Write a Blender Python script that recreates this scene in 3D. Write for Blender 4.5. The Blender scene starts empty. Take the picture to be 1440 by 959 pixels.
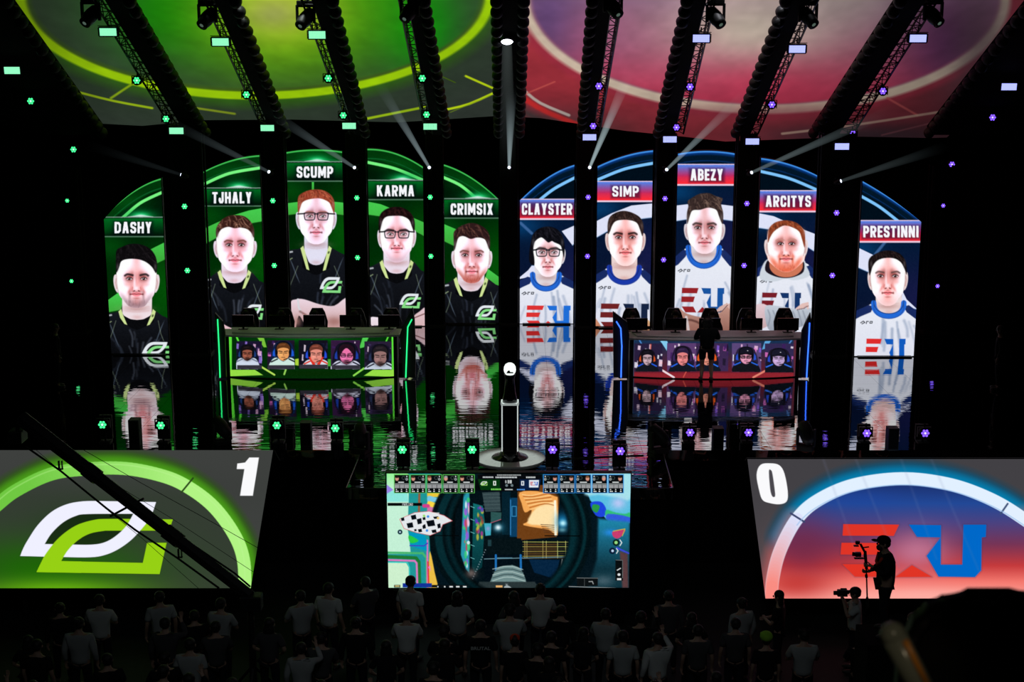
import math, random
import numpy as np

# ---------------------------------------------------------------- camera model (metres, stage floor z=0)
F = 2121.0; CX, CY = 720.0, 479.5; CAMZ = 9.7; PITCH = math.radians(12.0)
CP, SP = math.cos(PITCH), math.sin(PITCH)
def ray(px, py):
    u = (px-CX)/F; v = -(py-CY)/F
    return (u, CP + v*SP, -SP + v*CP)
def at_y(px, py, Y):
    d = ray(px, py); t = Y/d[1]
    return (d[0]*t, Y, CAMZ + d[2]*t)
def at_z(px, py, Z):
    d = ray(px, py); t = (Z-CAMZ)/d[2]
    return (d[0]*t, d[1]*t, Z)
def at_plane(px, py, y0, z0, slope):          # plane z = z0 + slope*(y-y0)
    d = ray(px, py); t = (z0 - slope*y0 - CAMZ)/(d[2] - slope*d[1])
    return (d[0]*t, d[1]*t, CAMZ + d[2]*t)
def to_px(x, y, z):
    zc = y*CP - (z-CAMZ)*SP; up = y*SP + (z-CAMZ)*CP
    return CX + F*x/zc, CY - F*up/zc

# ---------------------------------------------------------------- drawing the pictures the LED screens show
def curve(pts, n=6, closed=True):
    P = [np.array(p, float) for p in pts]; N = len(P); out = []
    rng = range(N) if closed else range(N-1)
    for i in rng:
        if closed: p0, p1, p2, p3 = P[i-1], P[i], P[(i+1) % N], P[(i+2) % N]
        else: p0, p1, p2, p3 = P[max(i-1, 0)], P[i], P[i+1], P[min(i+2, N-1)]
        for k in range(n):
            t = k/n
            out.append(0.5*((2*p1) + (-p0+p2)*t + (2*p0-5*p1+4*p2-p3)*t*t + (-p0+3*p1-3*p2+p3)*t**3))
    if not closed: out.append(P[-1])
    return [tuple(q) for q in out]

class Pic:
    def __init__(s, X, Y):
        s.X = X; s.Y = Y; s.c = np.zeros(X.shape+(3,), np.float32)
        s.xc = X.mean(axis=0); s.yc = Y.mean(axis=1); s.clip = None
        s.mx = np.ptp(X, axis=0).max()*.6; s.my = np.ptp(Y, axis=1).max()
    def box(s, x0, y0, x1, y1, m=3.0):
        mx, my = m+s.mx+1, m+s.my+1
        c = np.nonzero((s.xc > x0-mx) & (s.xc < x1+mx))[0]; r = np.nonzero((s.yc > y0-my) & (s.yc < y1+my))[0]
        if len(c) == 0 or len(r) == 0: return None
        return slice(r[0], r[-1]+1), slice(c[0], c[-1]+1)
    def over(s, sl, a, col, add=False):
        if s.clip is not None: a = a*s.clip[sl]
        a = a[..., None]
        col = np.asarray(col, np.float32)
        if add: s.c[sl] = s.c[sl] + a*col
        else: s.c[sl] = s.c[sl]*(1-a) + a*col
    def mask_poly(s, pts, soft=.5):
        xs = [p[0] for p in pts]; ys = [p[1] for p in pts]
        sl = s.box(min(xs), min(ys), max(xs), max(ys), soft*2+1)
        if sl is None: return None, None
        X, Y = s.X[sl], s.Y[sl]
        d2 = np.full(X.shape, 1e9); ins = np.zeros(X.shape, bool)
        n = len(pts)
        for i in range(n):
            ax, ay = pts[i]; bx, by = pts[(i+1) % n]
            ex, ey = bx-ax, by-ay; L = ex*ex+ey*ey
            if L < 1e-9: continue
            t = np.clip(((X-ax)*ex+(Y-ay)*ey)/L, 0, 1)
            d2 = np.minimum(d2, (X-ax-t*ex)**2+(Y-ay-t*ey)**2)
            if ay != by:
                ins ^= ((ay > Y) != (by > Y)) & (X < ax + ex*(Y-ay)/ey)
        sd = np.sqrt(d2); sd = np.where(ins, -sd, sd)
        a = np.clip(.5 - sd/(2*soft), 0, 1)
        return sl, a*a*(3-2*a)
    def poly(s, pts, col, soft=.5, a=1., n=0, add=False):
        if n: pts = curve(pts, n)
        sl, m = s.mask_poly(pts, soft)
        if sl is not None: s.over(sl, m*a, col, add)
    def vgrad(s, pts, y0, c0, y1, c1, soft=.5, a=1., n=0):
        if n: pts = curve(pts, n)
        sl, m = s.mask_poly(pts, soft)
        if sl is None: return
        t = np.clip((s.Y[sl]-y0)/(y1-y0), 0, 1)[..., None]
        s.over(sl, m*a, np.asarray(c0)*(1-t)+np.asarray(c1)*t)
    def rect(s, x0, y0, x1, y1, col, soft=.4, a=1.):
        s.poly([(x0, y0), (x1, y0), (x1, y1), (x0, y1)], col, soft, a)
    def line(s, pts, w, col, soft=.5, a=1., n=0, add=False):
        if n: pts = curve(pts, n, False)
        xs = [p[0] for p in pts]; ys = [p[1] for p in pts]
        sl = s.box(min(xs)-w, min(ys)-w, max(xs)+w, max(ys)+w, soft*2)
        if sl is None: return
        X, Y = s.X[sl], s.Y[sl]; d2 = np.full(X.shape, 1e9)
        for i in range(len(pts)-1):
            ax, ay = pts[i]; bx, by = pts[i+1]
            ex, ey = bx-ax, by-ay; L = ex*ex+ey*ey+1e-12
            t = np.clip(((X-ax)*ex+(Y-ay)*ey)/L, 0, 1)
            d2 = np.minimum(d2, (X-ax-t*ex)**2+(Y-ay-t*ey)**2)
        m = np.clip(.5-(np.sqrt(d2)-w/2)/(2*soft), 0, 1)
        s.over(sl, m*a, col, add)
    def ell(s, cx, cy, rx, ry, col, soft=.5, a=1., rot=0., add=False):
        R = max(rx, ry); sl = s.box(cx-R, cy-R, cx+R, cy+R, soft*2)
        if sl is None: return
        dx, dy = s.X[sl]-cx, s.Y[sl]-cy; c_, s_ = math.cos(rot), math.sin(rot)
        u, v = (dx*c_+dy*s_)/rx, (-dx*s_+dy*c_)/ry
        r = np.sqrt(u*u+v*v); m = np.clip(.5-(r-1)*min(rx, ry)/(2*soft), 0, 1)
        s.over(sl, m*a, col, add)
    def glow(s, cx, cy, rx, ry, col, a=1., add=False, rot=0., p=1.):
        R = 3*max(rx, ry); sl = s.box(cx-R, cy-R, cx+R, cy+R, 0)
        if sl is None: return
        dx, dy = s.X[sl]-cx, s.Y[sl]-cy; c_, s_ = math.cos(rot), math.sin(rot)
        u, v = (dx*c_+dy*s_)/rx, (-dx*s_+dy*c_)/ry
        s.over(sl, np.exp(-(u*u+v*v)**p)*a, col, add)
    def noise(s, amp, seed, size=2.0, sy=None):
        rs = np.random.RandomState(seed)
        h, w = s.X.shape
        nx = max(2, int((s.xc[-1]-s.xc[0])/size)+2); ny = max(2, int((s.yc[-1]-s.yc[0])/(sy or size))+2)
        g = rs.rand(ny, nx)
        yi = np.linspace(0, ny-1.001, h); xi = np.linspace(0, nx-1.001, w)
        y0, x0 = yi.astype(int), xi.astype(int); fy, fx = (yi-y0)[:, None], (xi-x0)[None]
        y1, x1 = np.minimum(y0+1, ny-1), np.minimum(x0+1, nx-1)
        g = (g[y0][:, x0]*(1-fy)*(1-fx)+g[y0][:, x1]*(1-fy)*fx+g[y1][:, x0]*fy*(1-fx)+g[y1][:, x1]*fy*fx)
        return (g-.5)*2*amp

def linear(c):
    c = np.clip(c/255., 0, 1)
    return np.where(c <= .04045, c/12.92, ((c+.055)/1.055)**2.4)

# team emblem made of two leaning rings, in a unit box
def _n(pts, x0, y0, x1, y1): return [((x-x0)/(x1-x0), (y-y0)/(y1-y0)) for x, y in pts]
_B = (80, 238, 688, 530)
WHITE_OUT = _n([(80,458),(92,428),(110,395),(150,335),(205,282),(265,252),(330,240),(400,239),(621,243),(602,300),(590,318),(562,352),(522,394),(472,430),(420,453),(360,463),(240,462)], *_B)
WHITE_IN = _n([(178,410),(205,368),(250,325),(300,299),(350,291),(530,290),(508,330),(480,362),(440,392),(400,408),(350,413),(290,412)], *_B)
GREEN_OUT = _n([(145,522),(163,485),(185,445),(235,385),(300,338),(370,315),(440,310),(688,312),(672,357),(420,357),(360,368),(310,395),(270,435),(243,478),(568,485),(585,405),(663,405),(635,530)], *_B)
def _sm(pts, corners, n=5):
    out = []; N = len(pts); c = corners+[corners[0]+N]
    for i, j in zip(c[:-1], c[1:]):
        seg = [pts[k % N] for k in range(i, j+1)]
        out += curve(seg, n, False)[:-1] if len(seg) > 2 else seg[:1]
    return out
WHITE_OUT = _sm(WHITE_OUT, [0, 7, 8, 16]); WHITE_IN = _sm(WHITE_IN, [0, 5, 11]); GREEN_OUT = _sm(GREEN_OUT, [0, 7, 8, 9, 13, 14, 15, 16, 17])
def fit(pts, b): return [(b[0]+x*(b[2]-b[0]), b[1]+y*(b[3]-b[1])) for x, y in pts]
def ring_emblem(p, b, wh, gr, soft=.5, outline=None):
    if outline is not None:
        p.poly(fit(WHITE_OUT, b), outline, soft*4, .6); p.poly(fit(GREEN_OUT, b), outline, soft*4, .6)
    p.poly(fit(GREEN_OUT, b), gr, soft)
    sl, m = p.mask_poly(fit(WHITE_OUT, b), soft); s2, m2 = p.mask_poly(fit(WHITE_IN, b), soft)
    if sl is None: return
    full = np.zeros(p.X.shape); full[sl] = m
    if s2 is not None: full[s2] *= (1-m2)
    old = p.clip; p.clip = full if old is None else full*old
    p.rect(b[0]-4, b[1]-4, b[2]+4, b[3]+4, wh, .1); p.clip = old
    xm = b[0]+(b[2]-b[0])*.40
    p.clip = (p.X < xm)*1.0 if old is None else (p.X < xm)*old
    p.poly(fit(GREEN_OUT, b), gr, soft); p.clip = old
_C = (628, 330, 1208, 542)
BARS = [_n(q, *_C) for q in ([(639,331),(861,333),(840,378),(636,377)], [(632,405),(812,406),(790,453),(628,452)],
        [(635,490),(790,491),(830,541),(685,540)])]
TRI = _n([(845,542),(912,494),(992,541)], *_C)
HOOK = _n([(900,333),(1028,335),(1027,492),(1112,492),(1117,333),(1208,333),(1206,382),(1190,384),(1188,515),(1163,542),(1018,540),(970,457),(1026,384),(932,382)], *_C)
def bar_emblem(p, b, red, blue, soft=.5, halo=None):
    for q in BARS+[TRI, HOOK]:
        if halo is not None: p.poly(fit(q, b), halo, soft*7, .5)
    for q in BARS+[TRI]: p.poly(fit(q, b), red, soft)
    p.poly(fit(HOOK, b), blue, soft)

# ---------------------------------------------------------------- the ten tall portraits
def dense(f, x): return f(x)
PORTRAITS = [
 dict(team=0, x=((146,228),(153.5,236)), bot=497, Y=43.7, top=[(146,305),(180,274),(229,250)], ring=[(175,304),(198,285),(229,270)],
   bar=(306,333), text=('DASHY',161,312,213.5,328), star=198, bands=[[(232,336),(211,351),(220,371),(234,360)],[(167,411),(158,424),(153,441),(170,436),(174,424)]],
   cx=192, eye=392, hw=28.5, chin=432, mouth=413.3, ex=10.2, skin=(242,226,232), hairc=(14,12,14), hair2=(40,34,38), hairline=364.5,
   hair=[(163.5,383),(163,366),(164,352),(172,347),(183,343),(197,343.5),(210,349),(218,359),(221,372),(219.5,384),(214,376),(206,369),(196,365),(182,364),(171,367),(167.5,376)],
   nw=(171,214.5), collar=(441,449), sh=(441,445), beard=(.35,(60,45,50)), brow=(30,22,26), emb=(199.4,480.7,240,503)),
 dict(team=0, x=((288,365),(293,373)), bot=467, Y=46.2, top=[(286,241),(322,226),(366,218)], ring=[(287,259),(322,244),(366,236)],
   bar=(265,290), text=('TJHALY',298.5,270,354,286), star=336, bands=[[(288,325),(327,303),(350,296),(369,291),(369,310),(355,314),(325,322),(304,335),(290,348)]],
   cx=330.7, eye=344.4, hw=26.8, chin=381, mouth=365.6, ex=8.6, skin=(240,225,242), hairc=(60,32,26), hair2=(190,140,115), hairline=320,
   hair=[(304.5,334),(304,322),(310,311),(320,304),(331,302.5),(343,304),(352,311),(357,322),(357,334),(353,327),(347,322),(338,320),(330,321),(321,319),(312,322),(308,327)],
   nw=(310.5,348.6), collar=(386,397.5), sh=(391,396), beard=(0,(0,0,0)), brow=(110,60,50), emb=(343.8,428,371,449.5)),
 dict(team=0, x=((402.5,481),(409,486.5)), bot=464, Y=47.4, top=[(402,214),(440,210),(482,213)], ring=None,
   bar=(228,255), text=('SCUMP',417,234,468.5,250), star=446, bands=[[(403,287),(443,281),(484,286),(484,304),(443,298),(403,304)],[(438.5,256),(441.5,256),(441.5,268),(438.5,268)]],
   cx=444.7, eye=303.9, hw=25.3, chin=342, mouth=326.5, ex=9.1, skin=(228,226,245), hairc=(150,62,42), hair2=(215,120,85), hairline=280,
   hair=[(419.5,300),(418.5,287),(420,276),(428,270),(440,266.5),(454,267.5),(464,273),(470,283),(470,300),(466,291),(462,284),(450,279),(436,280),(426,284),(422.5,291)],
   nw=(427,462), collar=(352,372), sh=(352,357), beard=(0,(0,0,0)), brow=(150,90,80), emb=(449.6,389.5,481.5,412), glasses=(30,26,34)),
 dict(team=0, x=((516.5,593.5),(522,598)), bot=458, Y=47.9, top=[(516,209),(556,215),(594,234)], ring=[(516,228),(555,237),(594,253)],
   bar=(254,281), text=('KARMA',530,260.5,582.7,276), star=566, bands=[[(518,282),(535,287),(555,295),(597,317),(597,341),(585,331),(565,316),(545,306),(518,301)]],
   cx=558, eye=329.2, hw=24, chin=367.5, mouth=349, ex=9.4, skin=(238,226,240), hairc=(22,10,12), hair2=(70,32,32), hairline=304,
   hair=[(533.5,328),(532.5,312),(535,301),(543,294),(554,291),(566,292),(577,299),(583,311),(582.5,327),(579,318),(575,309),(566,304),(554,303.5),(543,305),(537.5,312)],
   nw=(538.4,577), collar=(372,384), sh=(375,381), beard=(.22,(90,70,76)), brow=(40,26,28), emb=(561.5,412.8,592.3,433.6), glasses=(22,20,26)),
 dict(team=0, x=((624.5,701.5),(626,700.5)), bot=454, Y=48.3, top=[(624,231),(664,250),(702,281)], ring=[(625,250),(648,261),(671,280)],
   bar=(280,307), text=('CRIMSIX',633.6,286,693.5,302), star=672, bands=[[(626,312),(643,323),(640,347),(626,336)],[(686,378),(692,389),(698,402),(688,402),(682,393)]],
   cx=663.5, eye=358.8, hw=25.3, chin=397, mouth=381.5, ex=9.7, skin=(238,226,238), hairc=(46,26,26), hair2=(130,85,70), hairline=334,
   hair=[(639,352),(638,337),(638.5,326),(646,319),(655,315),(665,313.5),(676,317),(685,324),(689,335),(688.5,351),(685,343),(681,336),(671,334),(662,336),(652,332),(645,334),(642,342)],
   nw=(642.5,682), collar=(396,409), sh=(399,401), beard=(.62,(150,72,56)), brow=(110,64,56), emb=(668.4,429.4,698.5,450)),
 dict(team=1, x=((732,809),(730.3,804.5)), bot=455, Y=48.3, top=[(731,282),(766,252),(810,231)], ring=[(759,281),(780,265),(810,249)],
   bar=(281,308), text=('CLAYSTER',733.7,286,805,302), star=0, bands=[[(790,325),(808,313),(808,335),(796,345)],[(736,393),(742.7,380),(747.7,373.5),(756,373),(752,388)]], streak=[(732,313.5),(747.7,328)],
   cx=770.5, eye=354.8, hw=21.8, chin=388, mouth=375, ex=8.7, skin=(228,224,230), hairc=(12,12,18), hair2=(46,44,54), hairline=337,
   hair=[(751,373),(745,369),(744,358),(746,344),(749,331),(757,322),(770,318.5),(783,322),(791,332),(794,346),(793,362),(790.5,352),(788,345),(780,341),(776,339),(771,341),(765,336),(760,334),(752,340),(750,352),(751.5,364)],
   nw=(751,784.5), collar=(390,403), sh=(396,397), beard=(0,(0,0,0)), brow=(60,46,48), emb=(740,429.4,802.5,457.7), glasses=(20,24,30), red=(220,50,50), blue=(30,110,215)),
 dict(team=1, x=((843,920),(835.5,912)), bot=458.5, Y=47.7, top=[(842,233),(878,219),(921,211)], ring=[(842,252),(879,237.5),(921,229)],
   bar=(256,283), text=('SIMP',861,261.5,898.3,276.5), star=0, bands=[[(840,315),(860,300),(888,289),(920,285),(920,304.5),(903,307.5),(880,313),(860,322),(839,339)]],
   cx=879.5, eye=333.8, hw=25, chin=372.5, mouth=355, ex=9.7, skin=(236,214,212), hairc=(44,30,28), hair2=(96,72,64), hairline=310,
   hair=[(855,329),(854.5,317),(857,306),(866,299),(878,296.5),(891,300),(901,307),(905,319),(903.5,332),(900,323),(896,314),(888,310),(876,309),(866,311),(861,317),(858,325)],
   nw=(859,897), collar=(380,394), sh=(388,391), beard=(0,(0,0,0)), brow=(34,20,20), emb=(844,426.6,912.7,461), red=(112,34,36), blue=(22,36,66)),
 dict(team=1, x=((955,1034),(946.5,1024.5)), bot=466, Y=46.8, top=[(953,216),(995,212),(1036,216)], ring=None,
   bar=(232,260), text=('ABEZY',970.8,237.5,1017,254), star=0, bands=[[(951,290),(990,284.5),(1032,291),(1031,312),(990,305),(951,312)]],
   cx=990.8, eye=320.2, hw=25.5, chin=355.5, mouth=340.8, ex=9.6, skin=(224,216,222), hairc=(56,42,40), hair2=(140,112,98), hairline=293.5,
   hair=[(966.5,315),(966,300),(968,290),(967,283),(975,277),(984,272.5),(997,271.5),(1007,276),(1016,279),(1014,287),(1017,300),(1016,315),(1011,304),(1007,295),(996,292),(985,295),(974,296),(970,304)],
   nw=(970,1009.5), collar=(352,371), sh=(364,366), beard=(0,(0,0,0)), brow=(60,44,42), emb=(958,404.5,1018.5,439.5), red=(150,34,40), blue=(24,84,160)),
 dict(team=1, x=((1071,1150),(1061.5,1140)), bot=471, Y=45.6, top=[(1070,222),(1112,231),(1151,247)], ring=[(1070,241),(1110,251),(1151,268)],
   bar=(269,297.4), text=('ARCITYS',1076.4,275,1140.6,291), star=0, bands=[[(1067,298),(1088,304),(1133,324),(1148,333),(1146,360),(1133,345.7),(1110,332),(1085,323),(1066,319)]],
   cx=1105.5, eye=342.8, hw=27, chin=381, mouth=363.8, ex=7.8, skin=(240,222,222), hairc=(140,62,36), hair2=(200,110,70), hairline=320,
   hair=[(1080,341),(1080,328),(1083,319),(1091,312.5),(1103,309.8),(1117,312),(1127,319),(1132,330),(1131.5,348),(1128,337),(1124,326),(1115,320),(1104,317),(1096,320),(1088,326),(1083,334)],
   nw=(1081,1130), collar=(374,389), sh=(379,383), beard=(.9,(200,110,84)), brow=(200,140,130), emb=(1071,411.3,1126.5,443), red=(120,30,40), blue=(20,52,104), wide=1),
 dict(team=1, x=((1214.5,1297),(1200,1286.5)), bot=500.5, Y=43.4, top=[(1212,254),(1255,280),(1298,311.5)], ring=[(1213,277),(1237,291),(1263,311)],
   bar=(311,340), text=('PRESTINNI',1213.8,317.5,1292,333.8), star=0, bands=[[(1209,345),(1230,359.5),(1222,383),(1206,372)],[(1269,409),(1275,421),(1281,435),(1266,431)]], streak=[(1245,340),(1229,360)],
   cx=1248.5, eye=388.2, hw=25, chin=428.5, mouth=411.5, ex=10.4, skin=(240,222,222), hairc=(20,14,16), hair2=(60,44,42), hairline=364,
   hair=[(1222.5,387),(1221,372),(1223,363),(1231,357),(1243,352.5),(1256,353),(1267,358),(1274,369),(1275,386),(1271.5,377),(1266,368),(1256,363),(1243,363),(1233,367),(1227,375),(1225,382)],
   nw=(1230.6,1269), collar=(430,441.5), sh=(437,440), beard=(.12,(110,80,80)), brow=(90,66,64), emb=(1217.5,476,1273.5,509), red=(222,44,44), blue=(16,90,190)),
]

_V = (-.4, 1.4)
_st = [(0,-.4),(0,1.4)]
GLYPH = {'A':(.56,[[(-.02,1.4),(.5,-.35)],[(.5,-.35),(1.02,1.4)],[(.2,.70),(.8,.70)]]), 'B':(.5,[_st,[(0,0),(.7,0),(1,.14),(1,.34),(.75,.48),(0,.48)],[(.75,.48),(1,.63),(1,.86),(.7,1),(0,1)]]),
 'C':(.5,[[(1,.25),(1,.18),(.8,0),(.2,0),(0,.18),(0,.82),(.2,1),(.8,1),(1,.82),(1,.75)]]), 'D':(.52,[[(0,0),(.65,0),(1,.2),(1,.8),(.65,1),(0,1),(0,0)],_st]),
 'E':(.42,[_st,[(0,0),(1.5,0)],[(0,.5),(.9,.5)],[(0,1),(1.5,1)]]), 'H':(.52,[_st,[(1,-.4),(1,1.4)],[(0,.5),(1,.5)]]), 'I':(.22,[[(.5,-.4),(.5,1.4)]]),
 'J':(.44,[[(1,-.4),(1,.8),(.75,1),(.25,1),(0,.82),(0,.62)]]), 'K':(.54,[_st,[(1.1,-.4),(.1,.62)],[(.35,.36),(1.12,1.4)]]), 'L':(.42,[_st,[(0,1),(1.5,1)]]),
 'M':(.66,[_st,[(0,-.15),(.5,.8),(1,-.15)],[(1,-.4),(1,1.4)]]), 'N':(.54,[_st,[(0,-.2),(1,1.2)],[(1,-.4),(1,1.4)]]), 'P':(.5,[_st,[(0,0),(.7,0),(1,.15),(1,.42),(.7,.58),(0,.58)]]),
 'R':(.52,[_st,[(0,0),(.7,0),(1,.15),(1,.4),(.7,.55),(0,.55)],[(.5,.55),(1.1,1.4)]]), 'S':(.5,[[(1,.19),(.95,.1),(.8,0),(.2,0),(0,.14),(0,.32),(.15,.43),(.85,.57),(1,.68),(1,.86),(.8,1),(.2,1),(.05,.9),(0,.81)]]),
 'T':(.46,[[(-.5,0),(1.5,0)],[(.5,0),(.5,1.4)]]), 'U':(.52,[[(0,-.4),(0,.82),(.2,1),(.8,1),(1,.82),(1,-.4)]]), 'X':(.54,[[(-.05,-.3),(1.05,1.3)],[(1.05,-.3),(-.05,1.3)]]),
 'Y':(.54,[[(-.08,-.4),(.5,.58)],[(1.08,-.4),(.5,.58)],[(.5,.5),(.5,1.4)]]), 'Z':(.46,[[(-.5,0),(1,0),(0,1),(1.5,1)]])}
def write(p, txt, x0, y0, x1, y1, col, k=.20, gap=.085):
    h = y1-y0; tot = sum(GLYPH[c][0] for c in txt)+gap*(len(txt)-1); f = (x1-x0)/(tot*h); sw = k*h*min(1, .5+.5*f); x = x0
    keep = p.clip
    for c in txt:
        w, st = GLYPH[c]; w = w*h*f
        m = (np.clip((p.X-x)*1.6+.5, 0, 1)*np.clip((x+w-p.X)*1.6+.5, 0, 1)*np.clip((p.Y-y0)*1.6+.5, 0, 1)*np.clip((y1-p.Y)*1.6+.5, 0, 1)); p.clip = m if keep is None else m*keep
        for q in st: p.line([(x+sw/2+a*(w-sw), y0+sw/2+b*(h-sw)) for a, b in q], sw, col, .3)
        x += w+gap*h*f
    p.clip = keep
def draw_portrait(p, d, seed):
    X, Y = p.X, p.Y; green = d['team'] == 0
    x0, x1 = p.xc[0]-6, p.xc[-1]+6; yb0, yb1 = d['bar']; bot = d['bot']
    # picture behind the head
    t = np.clip((Y-yb1)/(bot-yb1), 0, 1)[..., None]
    if green:
        p.c[:] = np.array((0,30,6))*(1-t) + np.array((0,58,4))*t
        p.glow(x1-8, yb1+70, 30, 60, (4,84,8), .8); p.glow(x0+10, yb1+14, 26, 20, (2,72,12), .8)
    else:
        p.c[:] = np.array((3,24,52))*(1-t) + np.array((12,16,44))*t
        p.glow(x0+8, yb1+10, 30, 16, (6,62,112), .8); p.glow(x1-10, yb1+80, 26, 50, (24,26,72), .8)
    def ext(q): return [(x-9 if x < x0+17 else x+9 if x > x1-17 else x, y) for x, y in q]
    for q in d['bands']:
        q = ext(q)
        if green:
            p.vgrad(q, min(b[1] for b in q), (70,205,80), max(b[1] for b in q), (60,165,55), .5)
            p.line(q[len(q)//2:], 1.0, (10,60,14), .5, .8)
        else:
            p.poly(q, (222,226,248), .5); p.line(q[len(q)//2:], 1.0, (120,160,205), .5, .8)
    if d.get('streak'): p.line(d['streak'], 4, (70,110,165), .8, .8)
    # upper arch
    xs = np.array([q[0] for q in d['top']]); ys = np.array([q[1] for q in d['top']])
    co = np.polyfit(xs, ys, 2)
    up = np.polyval(co, X)
    above = Y < yb0
    c1 = (1,52,10) if green else (2,22,40)
    p.c[above] = (0,20,5) if green else (1,14,26)
    k = above & (Y-up < 17); p.c[k] = c1
    if green: p.glow(x0+40, yb0-22, 30, 10, (3,90,20), .5)
    k = above & (np.abs(Y-up-14) < .8); p.c[k] = (10,84,34) if green else (6,40,84)
    ln = np.clip(1.6-np.abs(Y-up-1.2), 0, 1)*above
    if green:
        p.over((slice(None), slice(None)), ln*.9, (70,200,90))
    else:
        g2 = np.clip(1-np.abs(Y-up-2.5)/4.5, 0, 1)*above
        p.over((slice(None), slice(None)), g2*.8, (12,70,165)); p.over((slice(None), slice(None)), ln*.9, (70,150,235))
    if d['ring']:
        r = d['ring']; k0 = (r[0][1]-r[1][1])/(r[0][0]-r[1][0]); k1 = (r[-1][1]-r[-2][1])/(r[-1][0]-r[-2][0])
        r = [(r[0][0]-14, r[0][1]-14*k0)]+curve(r, 8, False)+[(r[-1][0]+14, r[-1][1]+14*k1)]
        old = p.clip; p.clip = (Y < yb0)*1.
        p.line(r, 4.2, (120,245,130) if green else (125,195,250), .5); p.clip = old
    p.c[above & (Y < up-.3)] = 0
    if green:
        s = d['star']
        for _c, _rx, _ry, _a in (((0,150,60), 22, 9, .8), ((40,235,140), 11, 5, .9), ((210,255,235), 6, 2.4, 1)):
            old = p.clip; p.clip = ((Y < yb0) & (Y > up))*1.; p.glow(s, yb0-2, _rx, _ry, _c, _a); p.clip = old
        p.line([(s-17, yb0-.8), (s, yb0-2.8), (s+17, yb0-.8)], 1.6, (210,225,222), .6)
        p.rect(x0, yb0-1.4, x1, yb0+.2, (120,150,135), .4, .9); p.rect(x0, yb0+.2, x1, yb0+1.2, (0,16,6), .3)
        p.vgrad([(x0,yb0+1.2),(x1,yb0+1.2),(x1,yb1),(x0,yb1)], yb0, (0,108,34), yb1, (0,10,4), .3)
        p.glow(x0+3, (yb0+yb1)/2, 9, 12, (0,96,24), .5); p.rect(x0, yb1-1.2, x1, yb1+.6, (96,140,112), .5, .8)
    else:
        p.rect(x0, yb0-1.6, x1, yb0+.2, (210,190,225), .4)
        p.vgrad([(x0,yb0),(x1,yb0),(x1,yb1),(x0,yb1)], yb0, (78,130,232), (yb0+yb1)/2+2, (198,40,92), .3)
        p.vgrad([(x0,(yb0+yb1)/2+2),(x1,(yb0+yb1)/2+2),(x1,yb1),(x0,yb1)], (yb0+yb1)/2, (198,44,94), yb1-3, (250,44,58), .6)
        p.rect(x0, yb1-1.2, x1, yb1+1.2, (235,205,225), .5)
    tx = d['text']
    p.poly([(tx[1]-2,tx[2]-1),(tx[3]+2,tx[2]-1),(tx[3]+2,tx[4]+2.5),(tx[1]-2,tx[4]+2.5)], (2,8,14) if green else (30,8,40), 3, .55); write(p, tx[0], *tx[1:], (246,247,252))
    # below the name bar only
    old = p.clip; p.clip = (Y > yb1+1)*1.
    cx, e, H, W = d['cx'], d['eye'], d['chin']-d['eye'], d['hw']
    N = lambda pts: [(cx+u*W, e+v*H) for u, v in pts]
    rs = random.Random(seed)
    nl, nr = d['nw']; yc, yn = d['collar']; sl_, sr_ = d['sh']
    skin = np.array(d['skin'], float); shade = skin*np.array((.88,.70,.68)); dark = skin*np.array((.62,.40,.38)); rim = np.minimum(255, skin*.55+np.array((236,240,255))*.5)
    # jersey
    mid = (nl+nr)/2
    jer = [(x0, sl_+2), (x0+10, sl_-1), (nl-7, yc-2), (nl, yc-6), (mid, yn), (nr, yc-6), (nr+7, yc-2), (x1-10, sr_-1), (x1, sr_+3), (x1, bot+9), (x0, bot+9)]
    if green:
        p.vgrad(jer, yc, (20,23,30), bot, (8,9,12), .6)
        for k in range(15):
            xx = x0+8+rs.random()*(x1-x0-16); yy = yn+8+rs.random()*(bot-yn-14); L = 8+rs.random()*22; s = (xx-mid)*.012
            p.line([(xx, yy), (xx-s*L*1.2+rs.uniform(-1,1), yy+L*.5), (xx-s*L*1.6, yy+L*1.2)], 1.0+rs.random()*1.4, rs.choice([(60,68,86),(40,46,58),(96,104,120)]), 1.5, .35+.4*rs.random(), 4)
        for sg, xx in ((1, x0+7), (-1, x1-7)):
            for k in range(12): p.line([(xx+sg*k*.9, sl_+10+k*2.4), (xx+sg*(k*.9+5), sl_+20+k*2.4)], .8, (96,112,130), .5, .28)
            p.line([(nl-8 if sg > 0 else nr+8, yn+2), (xx+sg*5, yn+20), (xx+sg*1, yn+30)], 1.0, (150,170,140), .5, .5)
        p.line([(x0+5, sl_+3), (x0+11, sl_+2)], 2.4, (215,220,225), .6, .8)
        p.line([(x0+6, sl_+14), (x0+11, sl_+11)], 1.2, (170,190,140), .6, .8)
    else:
        p.vgrad(jer, yc, (232,236,246), bot, (222,224,238), .6)
        for k in range(12):
            xx = x0+6+rs.random()*(x1-x0-12); yy = yn+6+rs.random()*(bot-yn-24); L = 16+rs.random()*36; s = (xx-mid)*.02
            p.line([(xx, yy), (xx+s*L*.3+rs.uniform(-2,2), yy+L*.5), (xx+s*L*.5, yy+L)], 1.3+rs.random()*2.4, (128,146,176), 1.8, .35+.4*rs.random(), 4)
        nb = (24,42,96)
        p.poly([(x0, sl_+1), (nl-9, yc-1), (nl-2, yc+1), (nl-6, yc+9), (x0+9, sl_+8), (x0, sl_+13)], nb, .7)
        p.poly([(x1, sr_+2), (nr+9, yc-1), (nr+2, yc+1), (nr+6, yc+9), (x1-9, sr_+8), (x1, sr_+12)], nb, .7)
        # little maker's mark on the right shoulder
        q = [(x0+9, sl_+17), (x0+13, sl_+14.5), (x0+15, sl_+16.5), (x0+11, sl_+18.5)]
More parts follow.
